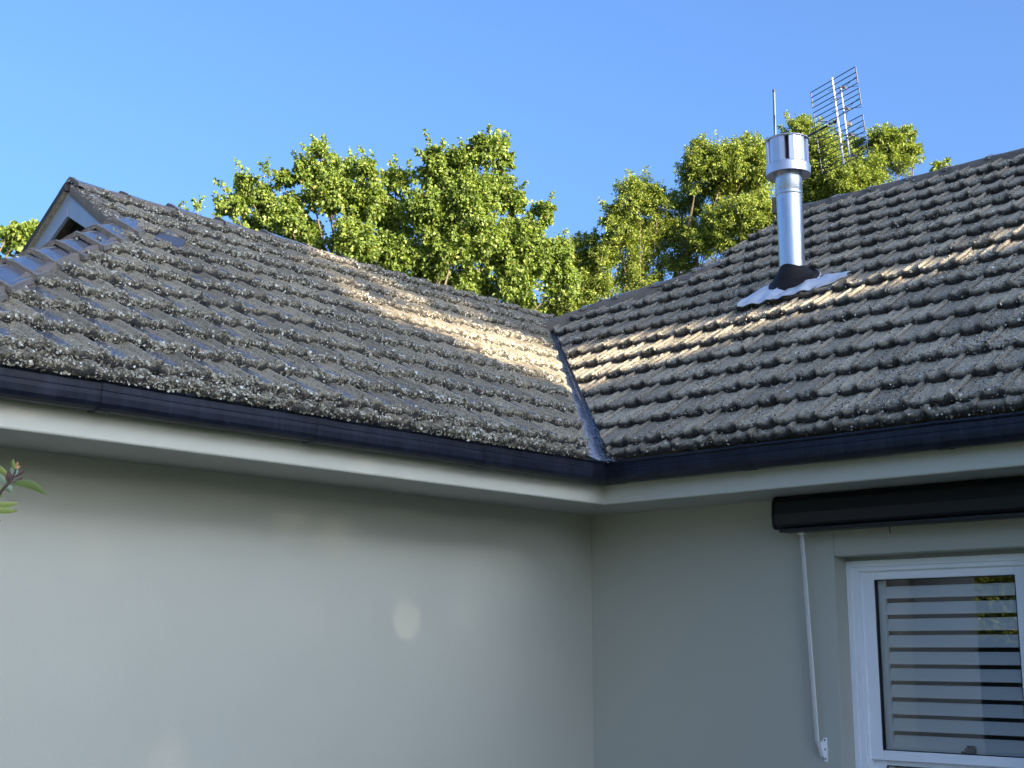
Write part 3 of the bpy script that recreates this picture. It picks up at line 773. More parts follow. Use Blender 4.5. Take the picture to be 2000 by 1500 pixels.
m = MB(); m.obox((pa+pb)/2+xx*.0135+yy*.006, xx*.0022, yy*.005, dd*((pb-pa).length/2-.004)); local(m.build('guide_arm', M_white, aw), aw)
m = MB(); m.box((pa.x-.02, -.10, 2.385), (pa.x+.035, -.06, 2.399)); local(m.build('hinge', M_white, aw, bevel=.002), aw)
bx, bz = pb.x+.02, pb.z
m = MB(); m.box((bx, -.008, bz-.125), (bx+.028, -.0005, bz+.03)); br = local(m.build('bracket', M_white, aw, bevel=.003), aw)
m = MB(); V = []
side = [(-.062, .0), (-.060, -.012), (-.045, -.05), (-.02, -.085), (-.008, -.105), (-.008, .018), (-.03, .012)]
m.sweep([(a, b) for a, b in side], [((bx+.003, 0, bz), (0,1,0), (0,0,1)), ((bx+.0075, 0, bz), (0,1,0), (0,0,1))], close=True); local(m.build('bracket', M_white, aw), aw)
m = MB(); m.sweep([(-.064, .0), (-.060, .0), (-.018, -.088), (-.020, -.093)], [((bx-.018, 0, bz), (0,1,0), (0,0,1)), ((bx+.003, 0, bz), (0,1,0), (0,0,1))], close=True); local(m.build('bracket', M_white, aw), aw)
for zz in (bz+.015, bz-.045, bz-.105):
    m = MB(); m.lathe((bx+.014, -.008, zz), [(.0001, .004), (.005, .003), (.007, 0)], 12, Vector((0,-1,0))) if False else m.tube([(bx+.014, -.0085, zz), (bx+.014, -.012, zz)], .0055, 10)
    local(m.build('screw', simple('screw_metal', (.12, .12, .12), .4, metal=.6), aw), aw)
m = MB(); m.tube([(2.589, -.10, 2.399), (2.590, -.10, 2.352)], .0035, 6); local(m.build('pull_cord', M_black, aw), aw)

# ------------------------------------------------------------------ flue
FXc, FYc = 1.087, 1.369
flue = empty('flue', 'galvanised steel chimney flue with drum cowl and black rubber boot on right roof', 'chimney', (FXc, FYc, zR(FYc)))
def fl(m, name, mat, smooth=False, bevel=0): return local(m.build(name, mat, flue, smooth, bevel), flue)
c0 = Vector((FXc, FYc, 0))
m = MB(); m.lathe(c0, [(.108, 4.45), (.108, 5.40)], 48); fl(m, 'pipe', M_galv, True)
m = MB(); m.lathe(c0, [(.108, 5.395), (.1115, 5.400), (.1115, 5.415), (.109, 5.425), (.113, 5.435), (.113, 5.62)], 48); fl(m, 'pipe_collar', M_galv, True)
for k in range(3):
    a = R(200+k*70); m = MB(); m.tube([c0+Vector((math.cos(a)*.11, math.sin(a)*.11, 5.455)), c0+Vector((math.cos(a)*.117, math.sin(a)*.117, 5.455))], .004, 8); fl(m, 'rivet', M_alu)
m = MB(); m.lathe(c0, [(.118, 5.600), (.182, 5.583), (.1885, 5.578), (.1885, 5.655), (.183, 5.667), (.170, 5.668), (.10, 5.66)], 56); fl(m, 'cowl_skirt', M_cowl, False)
m = MB(); m.lathe(c0, [(.10, 5.61), (.186, 5.595)], 48); fl(m, 'cowl_base', M_cowl_in, True)
m = MB(); m.lathe(c0, [(.02, 5.925), (.10, 5.918), (.178, 5.900), (.188, 5.893), (.188, 5.885), (.165, 5.885), (.02, 5.90)], 56); fl(m, 'cowl_lid', M_cowl, True)
ang = math.atan2(CAM.y-FYc, CAM.x-FXc)         # vanes stand in pairs with a slot between them
nv = 6
for k in range(nv):
    a0 = ang+2*math.pi*(k+.5)/nv-.02; 
    m = MB(); V = []; ps = []
    for q, rr in ((-.50, .150), (-.455, .176), (-.20, .180), (.20, .180), (.455, .176), (.50, .150)):
        ps.append((rr*math.cos(a0+q*.90), rr*math.sin(a0+q*.90)))
    for i in range(len(ps)-1):
        p_, q_ = Vector((*ps[i], 0)), Vector((*ps[i+1], 0)); nrm = Vector(((p_+q_).x, (p_+q_).y, 0)).normalized()*.002
        V = [c0+p_+Vector((0,0,5.668)), c0+q_+Vector((0,0,5.668)), c0+q_+Vector((0,0,5.884)), c0+p_+Vector((0,0,5.884))]
        V += [v-nrm for v in V]; m.add(V, [(0,1,2,3), (7,6,5,4), (0,3,7,4), (1,5,6,2), (0,4,5,1), (3,2,6,7)])
    fl(m, 'cowl_vane', M_cowl)
m = MB(); m.lathe(c0, [(.112, 5.60), (.112, 5.89)], 32); fl(m, 'cowl_core', M_cowl_in, True)
# boot: cone from the tilted base ring to the round pipe
m = MB(); V = []; n = 48; rings = []
U_, W_ = UR, VR
bc = Vector((FXc+.015, FYc-.01, zR(FYc-.01)+.055))
prof = [(0, .228, .0, 1), (.0, .228, .028, 1), (.03, .214, .034, 1), (.04, .205, .045, 1), (.25, .196, 0, 1), (.5, .172, 0, 1), (.72, .142, 0, 1), (.88, .118, 0, 1), (1.0, .1105, 0, 1)]
for t, r_, lift, _ in prof:
    for k in range(n):
        th = 2*math.pi*k/n; p0 = bc+(U_*math.cos(th)*1.0+W_*math.sin(th)*1.0)*r_+NR*lift
        p1 = Vector((FXc+math.cos(th)*r_, FYc+math.sin(th)*r_, 4.765+.010*math.sin(3*th)))
        V.append(p0.lerp(p1, t))
F = []
for i in range(len(prof)-1):
    for k in range(n): F.append((i*n+k, i*n+(k+1)%n, (i+1)*n+(k+1)%n, (i+1)*n+k))
m.add(V, F); fl(m, 'boot', M_rubber, True)
m = MB(); V = []
for r_, h_ in ((.236, .0), (.238, .010), (.226, .012)):
    for k in range(n): th = 2*math.pi*k/n; V.append(bc+(U_*math.cos(th)+W_*math.sin(th))*r_+NR*h_)
F = [(i*n+k, i*n+(k+1)%n, (i+1)*n+(k+1)%n, (i+1)*n+k) for i in range(2) for k in range(n)]
m.add(V, F); fl(m, 'boot_clamp', M_alu, True)
for a in (250, 300): 
    th = R(a); p = bc+(U_*math.cos(th)+W_*math.sin(th))*.238; m = MB(); m.tube([p+NR*.004, p+NR*.018], .010, 8); fl(m, 'screw', M_flash)
# dressed metal sheet
m = MB(); V = []; nu, nv_ = 44, 18
for j in range(nv_):
    for i in range(nu):
        a, b = i/(nu-1), j/(nv_-1)
        x = .74+a*.95; yb = 1.09+.05*math.sin(a*9)*.2+.14*a**2; yt = yb+.10+.36*(1-a)**.7*min(1, a*6+.25)
        y = yb+(yt-yb)*b
        h = .086*(1-b**3*.55)-.0+.005*math.sin((x-.09)/.15*math.pi*2+noise.noise(Vector((x*6,0,2)))*2)*(1-.5*b)+noise.noise(Vector((x*8, y*8, 1)))*.018+abs(noise.noise(Vector((x*15, y*15, 4))))*.016
        if j == 0: h -= .022
        V.append(Vector((x, y, zR(y)))+NR*h)
F = [(j*nu+i, j*nu+i+1, (j+1)*nu+i+1, (j+1)*nu+i) for j in range(nv_-1) for i in range(nu-1)]
m.add(V, F); fl(m, 'flashing_sheet', M_flash, True)

# ------------------------------------------------------------------ television antenna
z0a = 5.95
ant = empty('antenna', 'dark grid-panel television antenna on a bare mast behind the flue', 'antenna', (-.30, 3.45, z0a))
def an(m, name, mat, par=None):
    o = m.build(name, mat, ant); return local(o, ant)
def sub(m, name, mat, part):
    o = m.build(name, mat); o.parent = part; o.matrix_parent_inverse = part.matrix_world.inverted() if False else Matrix.Translation(-Vector(ant.location)); return o
an_n = Vector((.325, .945, 0)).normalized(); P0 = Vector((.518, 3.32, 6.82))
def pz(x, y, off=0.0):                   # point of the panel plane seen at a zoomed photo spot
    px, py = 1470+x/6.248, 120+y/6.248
    d = fw + rt*((px-1000)/FPX) - up*((py-750)/FPX)
    return CAM + d*(((P0+an_n*off-CAM).dot(an_n))/d.dot(an_n))
panels = [((710,380),(1255,62),(1283,262),(733,568)), ((740,628),(1295,325),(1325,520),(768,812)), ((785,937),(1343,650),(1372,850),(812,1125)), ((822,1190),(1383,915),(1408,1105),(848,1375))]
for tl, tr, br_, bl in panels:
    m = MB(); m.tube([pz(*tl), pz(*bl)], .0062, 6); part = an(m, 'reflector_panel', M_rod)
    m = MB(); m.tube([pz(*tr), pz(*br_)], .0062, 6); o = m.build('upright', M_rod); o.parent = part
    for k in range(4):
        t = k/3; a = pz(tl[0]+(bl[0]-tl[0])*t, tl[1]+(bl[1]-tl[1])*t); b = pz(tr[0]+(br_[0]-tr[0])*t, tr[1]+(br_[1]-tr[1])*t)
        m = MB(); m.tube([a, b], .0052, 6); o = m.build('rod', M_rod); o.parent = part
m = MB(); a, b = pz(968, 205, -.012), pz(1110, 1258, -.012); m.tube([a, b], .0125, 8); an(m, 'reflector_post', M_post)
OFFD = -.13                               # dipoles stand towards the viewer
m = MB(); a, b = pz(1072, 305, -.03), pz(1185, 1175, -.03); m.tube([a, b], .0095, 8); an(m, 'dipole_boom', M_post)
for y_, x1_, x2_ in ((450, 1000, 1090), (1010, 1080, 1165)):
    m = MB(); m.tube([pz(x1_, y_+8, -.01), pz(x2_, y_-8, -.03)], .008, 6); an(m, 'spacer', M_post)
for (x_, y_) in ((1110,318),(1150,575),(1190,895),(1225,1150)):
    m = MB(); c = pz(x_, y_, -.04); m.obox(c, rt*.020, Vector((0,0,1))*.011, an_n*.02); m.obox(c+rt*.016-up*.006, rt*.014, Vector((0,0,1))*.006, an_n*.02); an(m, 'insulator', M_rod)
    m = MB()
    for ex, ey in ((155, -135), (185, -18), (-185, 35), (-165, 172)):
        m.tube([c, pz(x_+ex, y_+ey, -.04)], .0026, 5)
    an(m, 'dipole', M_rod)
m = MB(); m.obox(pz(1178, 762, -.05), rt*.016, Vector((0,0,1))*.022, an_n*.02); an(m, 'balun_box', simple('balun_plastic', (.03, .035, .025), .5)).modifiers.new('b', 'BEVEL').width = .006
m = MB(); m.tube([pz(1160, 610, -.05), pz(1138, 660, -.06), pz(1140, 710, -.05)], .003, 5); m.tube([pz(1180, 820, -.05), pz(1150, 860, -.06), pz(1190, 890, -.05)], .003, 5); an(m, 'cable', M_rod)
mb = Vector((-.30, 3.45, 0))
wt = on_y(1511.5, 177, 3.45); wb = on_y(1517, 400, 3.45)
m = MB(); m.tube([wb-Vector((0,0,.35)), wt], .0135, 10); an(m, 'mast', M_mast)
m = MB(); m.tube([wt-Vector((0,0,.02)), wt+Vector((0,0,.008))], .0155, 10); an(m, 'mast_cap', M_rod)
arm0 = on_y(1530, 292, 3.45)
m = MB(); m.tube([arm0, pz(920, 780, .01)], .0125, 10); an(m, 'boom_arm', simple('arm_grey', (.05, .055, .06), .5))
m = MB(); m.obox(pz(950, 757, -.005), rt*.016, up*.012, fw*.02); m.obox(pz(1000, 740, -.01), rt*.014, up*.014, fw*.02); an(m, 'clamp', M_rod)
m = MB(); m.tube([pz(825, 727, .0), pz(925, 730, .0)], .007, 6); m.tube([pz(960, 758, -.02), pz(1035, 700, -.02)], .006, 6); an(m, 'clamp_bolt', M_post)
m = MB(); m.tube([pz(690, 940, .05), pz(900, 925, 0), pz(1040, 893, -.01)], .0035, 5); an(m, 'cable', M_rod)
m = MB(); m.tube([pz(1175, 800, -.05), pz(1100, 870, -.03), pz(1052, 900, -.01), pz(1000, 800, .0), pz(930, 800, .01), pz(760, 905, .05)], .003, 5); an(m, 'cable', M_rod)
c = on_y(1516, 402, 3.40)
m = MB(); m.obox(c, Vector((.035,.02,0)), Vector((-.015,.03,0)), Vector((0,0,.085))); an(m, 'splitter_box', simple('box_brown', (.06, .05, .045), .6))
m = MB(); m.tube([c+Vector((-.02,0,-.08)), c+Vector((-.05,0,-.13)), c+Vector((-.02,0,-.19)), c+Vector((.03,0,-.22))], .004, 5); an(m, 'cable', M_rod)

# ------------------------------------------------------------------ leaves
def leaves(P, Dr, size, width=.55, droop=.4, fold=.25):
    """kite leaves: base P, direction Dr, length size"""
    n = len(P); Dr = Dr/np.linalg.norm(Dr, axis=1, keepdims=True)
    A = np.cross(Dr, rng.normal(size=(n, 3))); A /= np.linalg.norm(A, axis=1, keepdims=True)+1e-9; B = np.cross(Dr, A)
    s = size[:, None]; V = np.zeros((n, 4, 3))
    V[:, 0] = P; V[:, 1] = P+Dr*s*.45+A*s*width*.5+B*s*fold*.5; V[:, 2] = P+Dr*s-np.array([0,0,1])*s*droop*.4; V[:, 3] = P+Dr*s*.45-A*s*width*.5+B*s*fold*.5
    b = np.arange(n)*4; T = np.stack([np.stack([b, b+1, b+2], 1), np.stack([b, b+2, b+3], 1)], 1)
    return V.reshape(-1, 3), T.reshape(-1, 3)
def crown(lobes, dist, shoots, per, lsize, upbias=.9, droop=.4, spread=.16, width=.6, hang=.5):
    """lobes: (px, py, radius_px, depth_offset, density)"""
    VV = []; TT = []; nb = 0; tw = []
    for (px, py, rp, dz, dens) in lobes:
        D_ = dist+dz; c = np.array(at(px, py, D_)); Rr = rp*D_/FPX
        ns = int(shoots*dens*(rp/60)**2)
        for _ in range(ns):
            d = rng.normal(size=3); d /= np.linalg.norm(d); st = c+d*Rr*rng.uniform(.0, 1.0)**.6*.8
            dr = d*.8+np.array([0, 0, upbias])*rng.uniform(.3, 1.2)+rng.normal(size=3)*.35; dr /= np.linalg.norm(dr)
            L_ = Rr*rng.uniform(.30, .62)*(1.0 if rng.uniform() < .8 else 1.7); k = int(per*rng.uniform(.6, 1.3))
            t = np.sort(rng.uniform(0, 1, k)); taper = (1.15-t)[:, None]
            P = st+np.outer(t*L_, dr)+rng.normal(size=(k, 3))*Rr*spread*taper*.55
            ld = rng.normal(size=(k, 3))*.8+dr*.6+np.array([0, 0, -hang])
            s = lsize*rng.uniform(.6, 1.25, k)
            V, T = leaves(P, ld, s, width, droop); VV.append(V); TT.append(T+nb); nb += len(V)
            if rng.uniform() < .08: tw.append((st-dr*L_*.2, st+dr*L_*.9))
    return np.concatenate(VV), np.concatenate(TT), tw
def spires(lst, dist, lsize, width, droop, hang):
    VV = []; TT = []; nb = 0
    for (x0, y0, x1, y1, wpx) in lst:
        a, b = np.array(at(x0, y0, dist)), np.array(at(x1, y1, dist+rng.uniform(-.3, .3))); L_ = np.linalg.norm(b-a); d = (b-a)/L_
        k = int(L_*230*(wpx/10)); t = np.sort(rng.uniform(0, 1, k)); w_ = wpx*dist/FPX*(1.15-t)
        P = a+np.outer(t*L_, d)+rng.normal(size=(k, 3))*w_[:, None]*.5
        V, T = leaves(P, rng.normal(size=(k, 3))*.8+d*.6+np.array([0,0,-hang]), lsize*rng.uniform(.55, 1.1, k), width, droop); VV.append(V); TT.append(T+nb); nb += len(V)
    return np.concatenate(VV), np.concatenate(TT)
def tree(name, label, cat, base, lobes, dist, leafmat, group=None, trunk_r=.16, sp=None, **kw):
    e = empty(name, label, cat, base, group=group)
    V, T, tw = crown(lobes, dist, **kw)
    if sp:
        V2, T2 = spires(sp, dist, kw['lsize'], kw['width'], .4, kw['hang']); T = np.concatenate([T, T2+len(V)]); V = np.concatenate([V, V2])
    o = fast_mesh('crown', V, T, leafmat, e); local(o, e)
    m = MB(); b = Vector(base); cs = [at(px, py, dist+dz) for px, py, rp, dz, dn in lobes]
    top = sum(cs, Vector())/len(cs); fork = Vector((b.x*.5+top.x*.5, b.y*.5+top.y*.5, min(top.z-.5, b.z+.60*(top.z-b.z))))
    m.tube([b, b.lerp(fork, .5)+Vector((.06,.04,0)), fork], [trunk_r, trunk_r*.8, trunk_r*.6], 10)
    local(m.build('trunk', M_bark, e, True), e)
    m = MB()
    for c in cs:
        mid = fork.lerp(c, .5)+Vector((random.uniform(-.15,.15), random.uniform(-.15,.15), -.15))
        m.tube([fork-Vector((0,0,random.uniform(0,.5))), mid, c], [trunk_r*.22, trunk_r*.10, .008], 6)
    for a, b_ in tw: m.tube([a, b_], [.008, .003], 4, cap=False)
    local(m.build('branch', M_bark, e, True), e)
    return e
big = [(470,470,40,-.6,1),(450,395,30,0,1.0),(500,385,42,.2,1),(475,345,20,.1,1.1),(552,350,24,.1,1.1),(560,420,48,0,1.1),(600,330,34,.1,1.1),(622,292,22,.2,1.2),
       (640,370,52,0,1.1),(668,330,34,.3,1),(717,330,28,0,1.1),(712,392,52,.1,1.1),(600,470,50,.2,1.0),(690,470,56,-.2,1.1),(500,440,36,.3,1),
       (775,350,34,.3,1),(760,420,50,.4,.9),(780,500,56,.0,1),(840,410,56,-.1,1.1),(845,300,24,0,1.1),(858,340,44,.1,1.1),(900,320,44,0,1.1),(942,290,34,.0,1.1),(968,282,26,.2,1.1),(984,310,22,.1,1.1),
       (915,390,60,-.2,1.1),(970,370,44,0,1.1),(1003,390,26,.1,1),(880,480,64,-.1,1.1),(960,470,56,0,1.1),(1030,450,42,.1,1.1),(1062,410,24,.1,1.1),(1045,500,44,0,1.1),(1000,545,52,-.1,1.0),
       (920,560,50,.1,1.0),(840,550,50,.1,1),(740,540,46,.2,1),(650,530,40,.2,1),(1090,490,34,.1,1),(1100,545,40,.1,.9),(1025,600,36,.2,.9),(560,510,40,.2,1)]
spA = [(452,372,421,352,9),(494,350,458,309,9),(538,355,505,315,9),(520,340,523,308,8),(585,325,573,296,10),(612,310,589,281,9),(636,300,608,264,10),(640,290,631,264,9),(715,318,703,285,9),(690,312,683,290,8),(722,312,729,296,8),
       (460,430,421,373,10),(440,405,419,390,8),(851,305,830,254,10),(845,322,809,288,11),(870,300,865,268,9),(902,305,900,270,10),(944,288,956,244,11),(974,305,991,256,9),(985,330,1002,307,9),(985,392,1030,352,9),(1056,430,1081,372,10),
       (775,335,771,303,9),(800,340,799,312,9),(1085,480,1108,445,9),(1040,400,1058,396,8),(930,275,938,262,8),(560,345,548,335,9),(470,345,462,330,8),(750,345,742,330,8),(960,262,974,250,8)]
big = [(a, b+7, c*.88, d, e) for a, b, c, d, e in big]
tree('broadleaf_tree', 'tall broad-leaved tree with pointed shoots behind the left-hand roof ridge', 'tree', (-8.6, 5.2, 0), big, 19.0, M_leafA,
     sp=spA, shoots=210, per=46, lsize=.055, upbias=1.0, spread=.26, width=.72, hang=.55, trunk_r=.22)
fe = [(1118,500,32,.2,1),(1148,545,34,.2,1),(1150,480,26,.2,1),(1095,525,30,.3,1),(1085,600,30,.2,1),(1110,570,34,.5,1),(1150,520,26,.3,1),(1130,540,30,.2,1),(1065,625,24,.3,1),(1185,500,34,.0,1),(1210,430,38,0,1.1),(1250,385,42,.1,1.2),(1285,400,32,.1,1.1),(1232,470,48,.2,1),(1290,460,44,.4,.9),(1170,560,40,0,1),(1245,540,50,.2,.9),(1120,600,44,0,1),(1095,560,30,.2,.8),
      (1370,310,36,0,1.2),(1362,345,36,0,1.2),(1420,320,44,.0,1.2),(1465,305,40,.1,1.2),(1495,330,32,.1,1.2),(1400,370,42,.3,1.0),(1460,370,46,.4,.9),(1340,410,42,.6,.8),(1345,465,40,.3,.9),
      (1420,440,46,-.2,1.2),(1470,420,44,-.3,1.2),(1500,430,34,-.3,1.2),(1380,470,40,-.1,1.1),(1440,490,40,0,1),(1320,520,40,.3,.8),(1350,540,36,.3,.8),(1110,640,28,.4,1.0),(1160,620,26,.5,.9),(1480,455,34,0,1.0)]
tree('feathery_tree', 'yellow-green feathery tree between the two roofs left of the flue', 'tree', (-7.0, 9.4, 0), fe, 21.0, M_leafB,
     shoots=200, per=70, lsize=.050, upbias=.8, spread=.28, width=.38, hang=.15, trunk_r=.09)
fe2 = [(1555,260,30,.2,1),(1570,240,18,.2,1),(1600,290,42,0,1.2),(1560,330,46,.1,1.2),(1620,340,50,0,1.2),(1660,355,44,-.2,1.2),(1700,340,40,0,1.2),(1690,370,30,-.2,1),(1720,280,30,.3,1.2),(1755,275,30,.3,1.2),(1750,310,40,.3,1),(1785,295,20,.3,1.1),(1600,380,40,0,1),
       (1570,380,40,.1,1),(1640,300,30,.2,1),(1670,290,24,.4,.8),(1545,290,34,.1,1)]
tree('feathery_tree', 'yellow-green feathery tree behind the flue and the antenna', 'tree', (-3.2, 12.6, 0), fe2, 22.5, M_leafB,
     shoots=200, per=70, lsize=.050, upbias=.8, spread=.28, width=.38, hang=.15, trunk_r=.09)
tree('feathery_tree', 'small sunlit feathery tree top just showing over the right ridge', 'tree', (.3, 14.0, 0), [(1840,325,18,0,1.2),(1828,335,16,0,1.2),(1855,335,14,0,1)], 23.0, M_leafB,
     shoots=90, per=44, lsize=.06, upbias=.8, spread=.2, width=.34, hang=.15, trunk_r=.1)
tree('broadleaf_tree', 'low sunlit broad-leaved tree behind the hip caps beside the gablet', 'tree', (-10.4, -2.4, 0), [(30,470,22,0,1),(20,450,12,0,1),(50,460,24,0,1.1),(70,445,12,0,1.1),(78,480,24,0,1),(40,495,26,0,1),(0,450,14,.4,1),(-12,470,30,.4,1),(-10,520,30,.3,1)], 17.0, M_leafA,
     shoots=80, per=26, lsize=.075, upbias=1.0, spread=.26, width=.72, hang=.4, trunk_r=.12)
tree('broadleaf_tree', 'thin wispy pale tree top peeping over the left ridge', 'tree', (-14, 3.4, 0), [(360,405,10,0,.8),(388,392,9,0,1),(390,412,14,0,.8),(420,420,12,0,.8)], 24.0, M_leafA,
     shoots=150, per=12, lsize=.07, upbias=1.0, spread=.4, width=.7, hang=.2, trunk_r=.05)

# ------------------------------------------------------------------ sprig at the left edge
spr = empty('shrub_branch', 'leafy shrub branch tip with red-brown buds at the left edge', 'branch', tuple(at(-60, 1010, 2.6)))
def zs(x, y, d=2.6): return at(x/8.333, 870+y/8.333, d)
M_sprig = leaf_mat('sprig_leaf', [(0, (.20, .25, .06)), (1, (.26, .31, .085))], .15, .35)
M_sprig_e = simple('sprig_leaf_edge', (.42, .46, .22), .5); M_sprig_p = simple('sprig_leaf_pale', (.20, .27, .19), .45)
M_bud = simple('bud_red', (.10, .045, .045), .6, var=.4, vscale=200); M_budo = simple('bud_orange', (.42, .20, .08), .5); M_stem = simple('stem_brown', (.06, .04, .03), .7)
def big_leaf(p0, p1, wpx, bend, mat=None, d0=2.6, d1=2.6, cup=.25):
    a, b = zs(*p0, d0), zs(*p1, d1); L_ = (b-a).length; t = (b-a).normalized(); s_ = t.cross(fw).normalized(); nn = s_.cross(t)
    wd = wpx/8.333*2.6/FPX; V = []; F = []; n = 14
    for i in range(n+1):
        q = i/n; hw = wd*.5*(math.sin(math.pi*min(1, q**.85))**.75)+.0004; c = a.lerp(b, q)+s_*(bend/8.333*2.6/FPX*math.sin(math.pi*q))
        for j in (-1, -.86, 0, .86, 1): V.append(c+s_*hw*j+nn*abs(j)*hw*cup)
    for i in range(n):
        for j in range(4): k = i*5+j; F.append((k, k+1, k+6, k+5))
    me = MB(); me.add(V, F); o = me.build('leaf', mat or M_sprig, spr, True); local(o, spr)
    o.data.materials.append(M_sprig_e)
    for i, pgn in enumerate(o.data.polygons):
        if i % 4 == 0: pgn.material_index = 1
    return o
m = MB(); m.tube([at(-60, 1010, 2.6), zs(-60, 870), zs(60, 690), zs(120, 640), zs(200, 540), zs(240, 440), zs(262, 370)], [.004, .0032, .0028, .0026, .002, .0016, .001], 8); local(m.build('stem', M_stem, spr, True), spr)
big_leaf((220, 610), (760, 808), 130, 62, d1=2.52); big_leaf((110, 470), (-160, 300), 80, -10); big_leaf((80, 620), (-120, 480), 110, -20, M_sprig_p); big_leaf((90, 680), (-140, 760), 90, 10)
big_leaf((75, 690), (190, 775), 110, 25, M_sprig_p, cup=.5); big_leaf((-120, 960), (300, 938), 95, -16); big_leaf((-130, 1040), (290, 1066), 85, -12); big_leaf((-80, 860), (45, 810), 60, 0)
big_leaf((225, 500), (185, 348), 62, 6, M_sprig_p); big_leaf((240, 515), (292, 392), 52, 8, M_sprig_p); big_leaf((240, 370), (212, 222), 50, 12); big_leaf((248, 380), (292, 265), 40, 0, M_budo); big_leaf((255, 385), (330, 328), 30, 0, M_budo)
big_leaf((-60, 1120), (20, 1105), 30, 0); big_leaf((-70, 1290), (8, 1210), 50, 0)
for p0, p1, r_ in (((130, 600), (135, 425), 24), ((150, 610), (175, 470), 18), ((225, 520), (400, 405), 22), ((215, 610), (370, 528), 20), ((110, 560), (120, 470), 16)):
    a, b = zs(*p0), zs(*p1); k = 2.6/FPX/8.333; m = MB(); m.tube([a, a.lerp(b, .35), a.lerp(b, .7), b], [r_*.35*k, r_*.7*k, r_*k*1.1, r_*.5*k], 8); local(m.build('bud', M_bud, spr, True), spr)
m = MB(); m.tube([at(-60, 1010, 2.6), at(-120, 1200, 2.6), at(-150, 1500, 2.62), at(-160, 1900, 2.7)], [.004, .006, .008, .01], 8); local(m.build('stem', M_stem, spr, True), spr)

# ------------------------------------------------------------------ behind the viewer: things for the pane's reflection, trees and house added for shade
def poly_in(P, poly):
    x, y = P[:, 0], P[:, 1]; c = np.zeros(len(P), bool); n = len(poly)
    for i in range(n):
        (x0,y0),(x1,y1) = poly[i], poly[(i+1)%n]
        cond = ((y0 > y) != (y1 > y)) & (x < (x1-x0)*(y-y0)/(y1-y0+1e-12)+x0); c ^= cond
    return c
tan_e = math.tan(R(SUN_EL))
gaps = [[(-1.75,4.78),(-1.55,4.50),(-1.2,4.33),(-.7,3.99),(0.0,3.72),(.5,3.74),(1.0,3.70),(1.6,3.60),(1.95,3.66),(1.95,3.95),(1.3,3.98),(.9,4.10),(1.02,4.35),(1.0,4.62),(.3,4.80),(-.9,4.72)],
        [(-2.35,6.02),(-2.2,5.78),(-1.35,5.62),(-.70,5.02),(-.4,5.05),(-.8,5.45),(-1.25,5.85),(-1.3,6.0)]]  # openings left in the added crowns to shape the sun streaks
def disc(y, z, r): return [(y+r*math.cos(a*.785), z+r*math.sin(a*.785)) for a in range(8)]
thin = [disc(-2.74, 1.93, .24), disc(-2.60, 2.20, .16), disc(-1.36, 1.90, .18), disc(-1.45, 4.98, .30), disc(-.75, 4.98, .25), disc(-2.9, 5.0, .2), disc(.1, 5.05, .25)]      # leaves thinned in the added crowns to cast faint soft sun patches
def added_shade_tree(name, label, y0, y1, x0, zlo, ztop, n, base):  # unseen crown added to block the sun, leaves dropped inside the gaps
    e = empty(name, label, 'tree', base)
    P = rng.uniform(0, 1, (n, 3)); P[:, 0] = x0+P[:, 0]*1.2; P[:, 1] = y0+P[:, 1]*(y1-y0); P[:, 2] = P[:, 2]
    P[:, 2] = P[:, 2]**1.6; yc = (P[:, 1]-y0)/(y1-y0)*2-1
    topz = ztop-.5*np.abs(yc)**3-.15*np.sin(P[:, 1]*3.1); P[:, 2] = zlo+P[:, 2]*(topz-zlo)
    q = np.stack([P[:, 1], P[:, 2]-P[:, 0]*tan_e], 1); k = np.zeros(len(P), bool)
    for gp in gaps: k |= poly_in(q, gp)
    for gp in thin: k |= poly_in(q, gp) & (rng.uniform(0, 1, len(P)) < (.40 if gp[0][1] < 3 else .78))
    P = P[~k]
    V, T = leaves(P, rng.normal(size=(len(P), 3)), rng.uniform(.09, .20, len(P)), .85)
    local(fast_mesh('crown', V, T, M_leafC, e), e)
    m = MB(); b = Vector(base); m.tube([b, b+Vector((0, .1, zlo*.6)), b+Vector((0, 0, zlo+.6))], [.22, .18, .12], 10)
    for _ in range(6): m.tube([b+Vector((0,0,zlo*.8)), Vector((x0+.6, random.uniform(y0+.5, y1-.5), zlo+.5))], [.08, .03], 6)
    local(m.build('trunk', M_bark, e, True), e); return e
X0 = 28.0; zb = X0*tan_e
added_shade_tree('added_shade_tree', 'dense tree added outside the view, gaps shaped to let sun onto the roofs', -4.6, 4.6, X0-.6, -1.2+zb, 6.35+zb, 120000, (X0, 0, 0))
added_shade_tree('added_shade_tree', 'dense tree added outside the view to block sun beyond the right-hand wall', 4.4, 9.6, X0-.4, -1.0+zb, 6.15+zb, 62000, (X0, 7, 0))
added_shade_tree('added_shade_tree', 'dense tree added outside the view to block sun near the left wing end', -9.6, -4.4, X0-.4, -1.2+zb, 5.7+zb, 62000, (X0, -6.6, 0))
nh = empty('added_neighbour_house', 'pale rendered house with brown hipped roof, added outside the view to block low sun', 'house', (19.5, 0, 0))
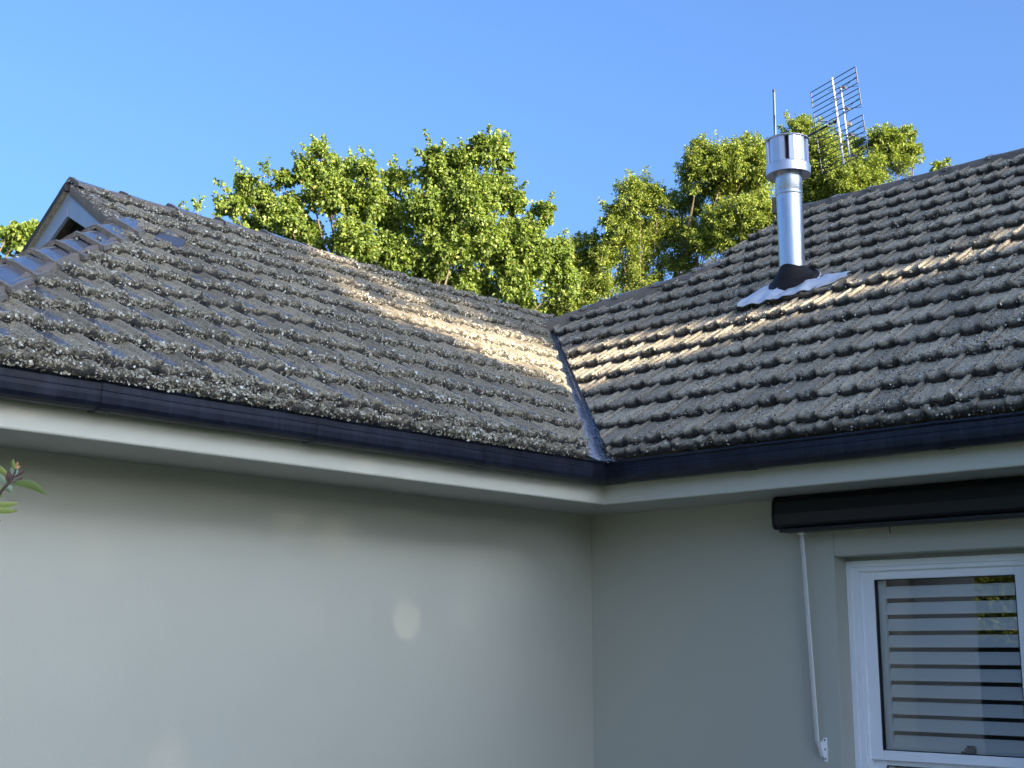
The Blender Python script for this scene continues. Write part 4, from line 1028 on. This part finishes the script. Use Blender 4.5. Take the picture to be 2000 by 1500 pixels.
m = MB(); m.box((16.5, -9, 0), (23, 9.5, 3.0)); local(m.build('wall', M_brick, nh), nh)  # unseen house, added as a blocker for low sun
m = MB(); m.add([(16,-9.5,3.0),(23.5,-9.5,3.0),(23.5,10,3.0),(16,10,3.0),(19.7,-6.5,5.3),(19.7,7,5.3)], [(0,3,2,1),(0,1,4),(1,2,5,4),(2,3,5),(3,0,4,5)]); local(m.build('roof', M_nroof, nh), nh)
def hedge(name, label, a, b, dens, lab='hedge', mat=M_leafC, ls=.07):
    e = empty(name, label, lab, ((a[0]+b[0])/2, (a[1]+b[1])/2, a[2]))
    P = rng.uniform(0, 1, (dens, 3))*(np.array(b)-np.array(a))+np.array(a)
    P += rng.normal(size=P.shape)*.05
    rm = np.array(Matrix.Rotation(R(-35), 3, 'Z')); cc = np.array([(a[0]+b[0])/2, (a[1]+b[1])/2, 0]); P = (P-cc) @ rm.T+cc
    V, T = leaves(P, rng.normal(size=(dens, 3))+np.array([0,0,.3]), rng.uniform(ls*.6, ls*1.3, dens), .6)
    local(fast_mesh('foliage', V, T, mat, e), e)
    m = MB(); m.box((a[0]+.25, a[1]+.25, a[2]), (b[0]-.25, b[1]-.25, b[2]-.3)); o = m.build('core', simple('hedge_core', (.02,.03,.01), .9), e); o.data.transform(Matrix.Translation(cc) @ Matrix.Rotation(R(-35), 4, 'Z') @ Matrix.Translation(-cc)); local(o, e)
    return e
hedge('hedge', 'clipped sunlit hedge reflected in the window pane', (-4.5, -12.6, 1.8), (1.6, -11.2, 2.98), 36000, ls=.07, mat=M_leafB)
fn = empty('garden_fence', 'dark timber fence below the hedge reflected in the pane', 'fence', (-.6, -11.1, 0))
for i in range(40):
    m = MB(); m.box((-4.6+i*.2, -11.12, 0), (-4.41+i*.2, -11.10, 1.72)); local(m.build('paling', M_fence_d, fn), fn)
gw = empty('added_garden_screen', 'grey screen wall added past the left wing for its reflection in the pane', 'wall', (-.1, -5.8, 0))
m = MB(); m.box((-.2, -6.62, 0), (-.02, YE-.02, 2.62)); local(m.build('panel', M_fence, gw), gw)  # added wall, sets where the pale reflection in the pane ends
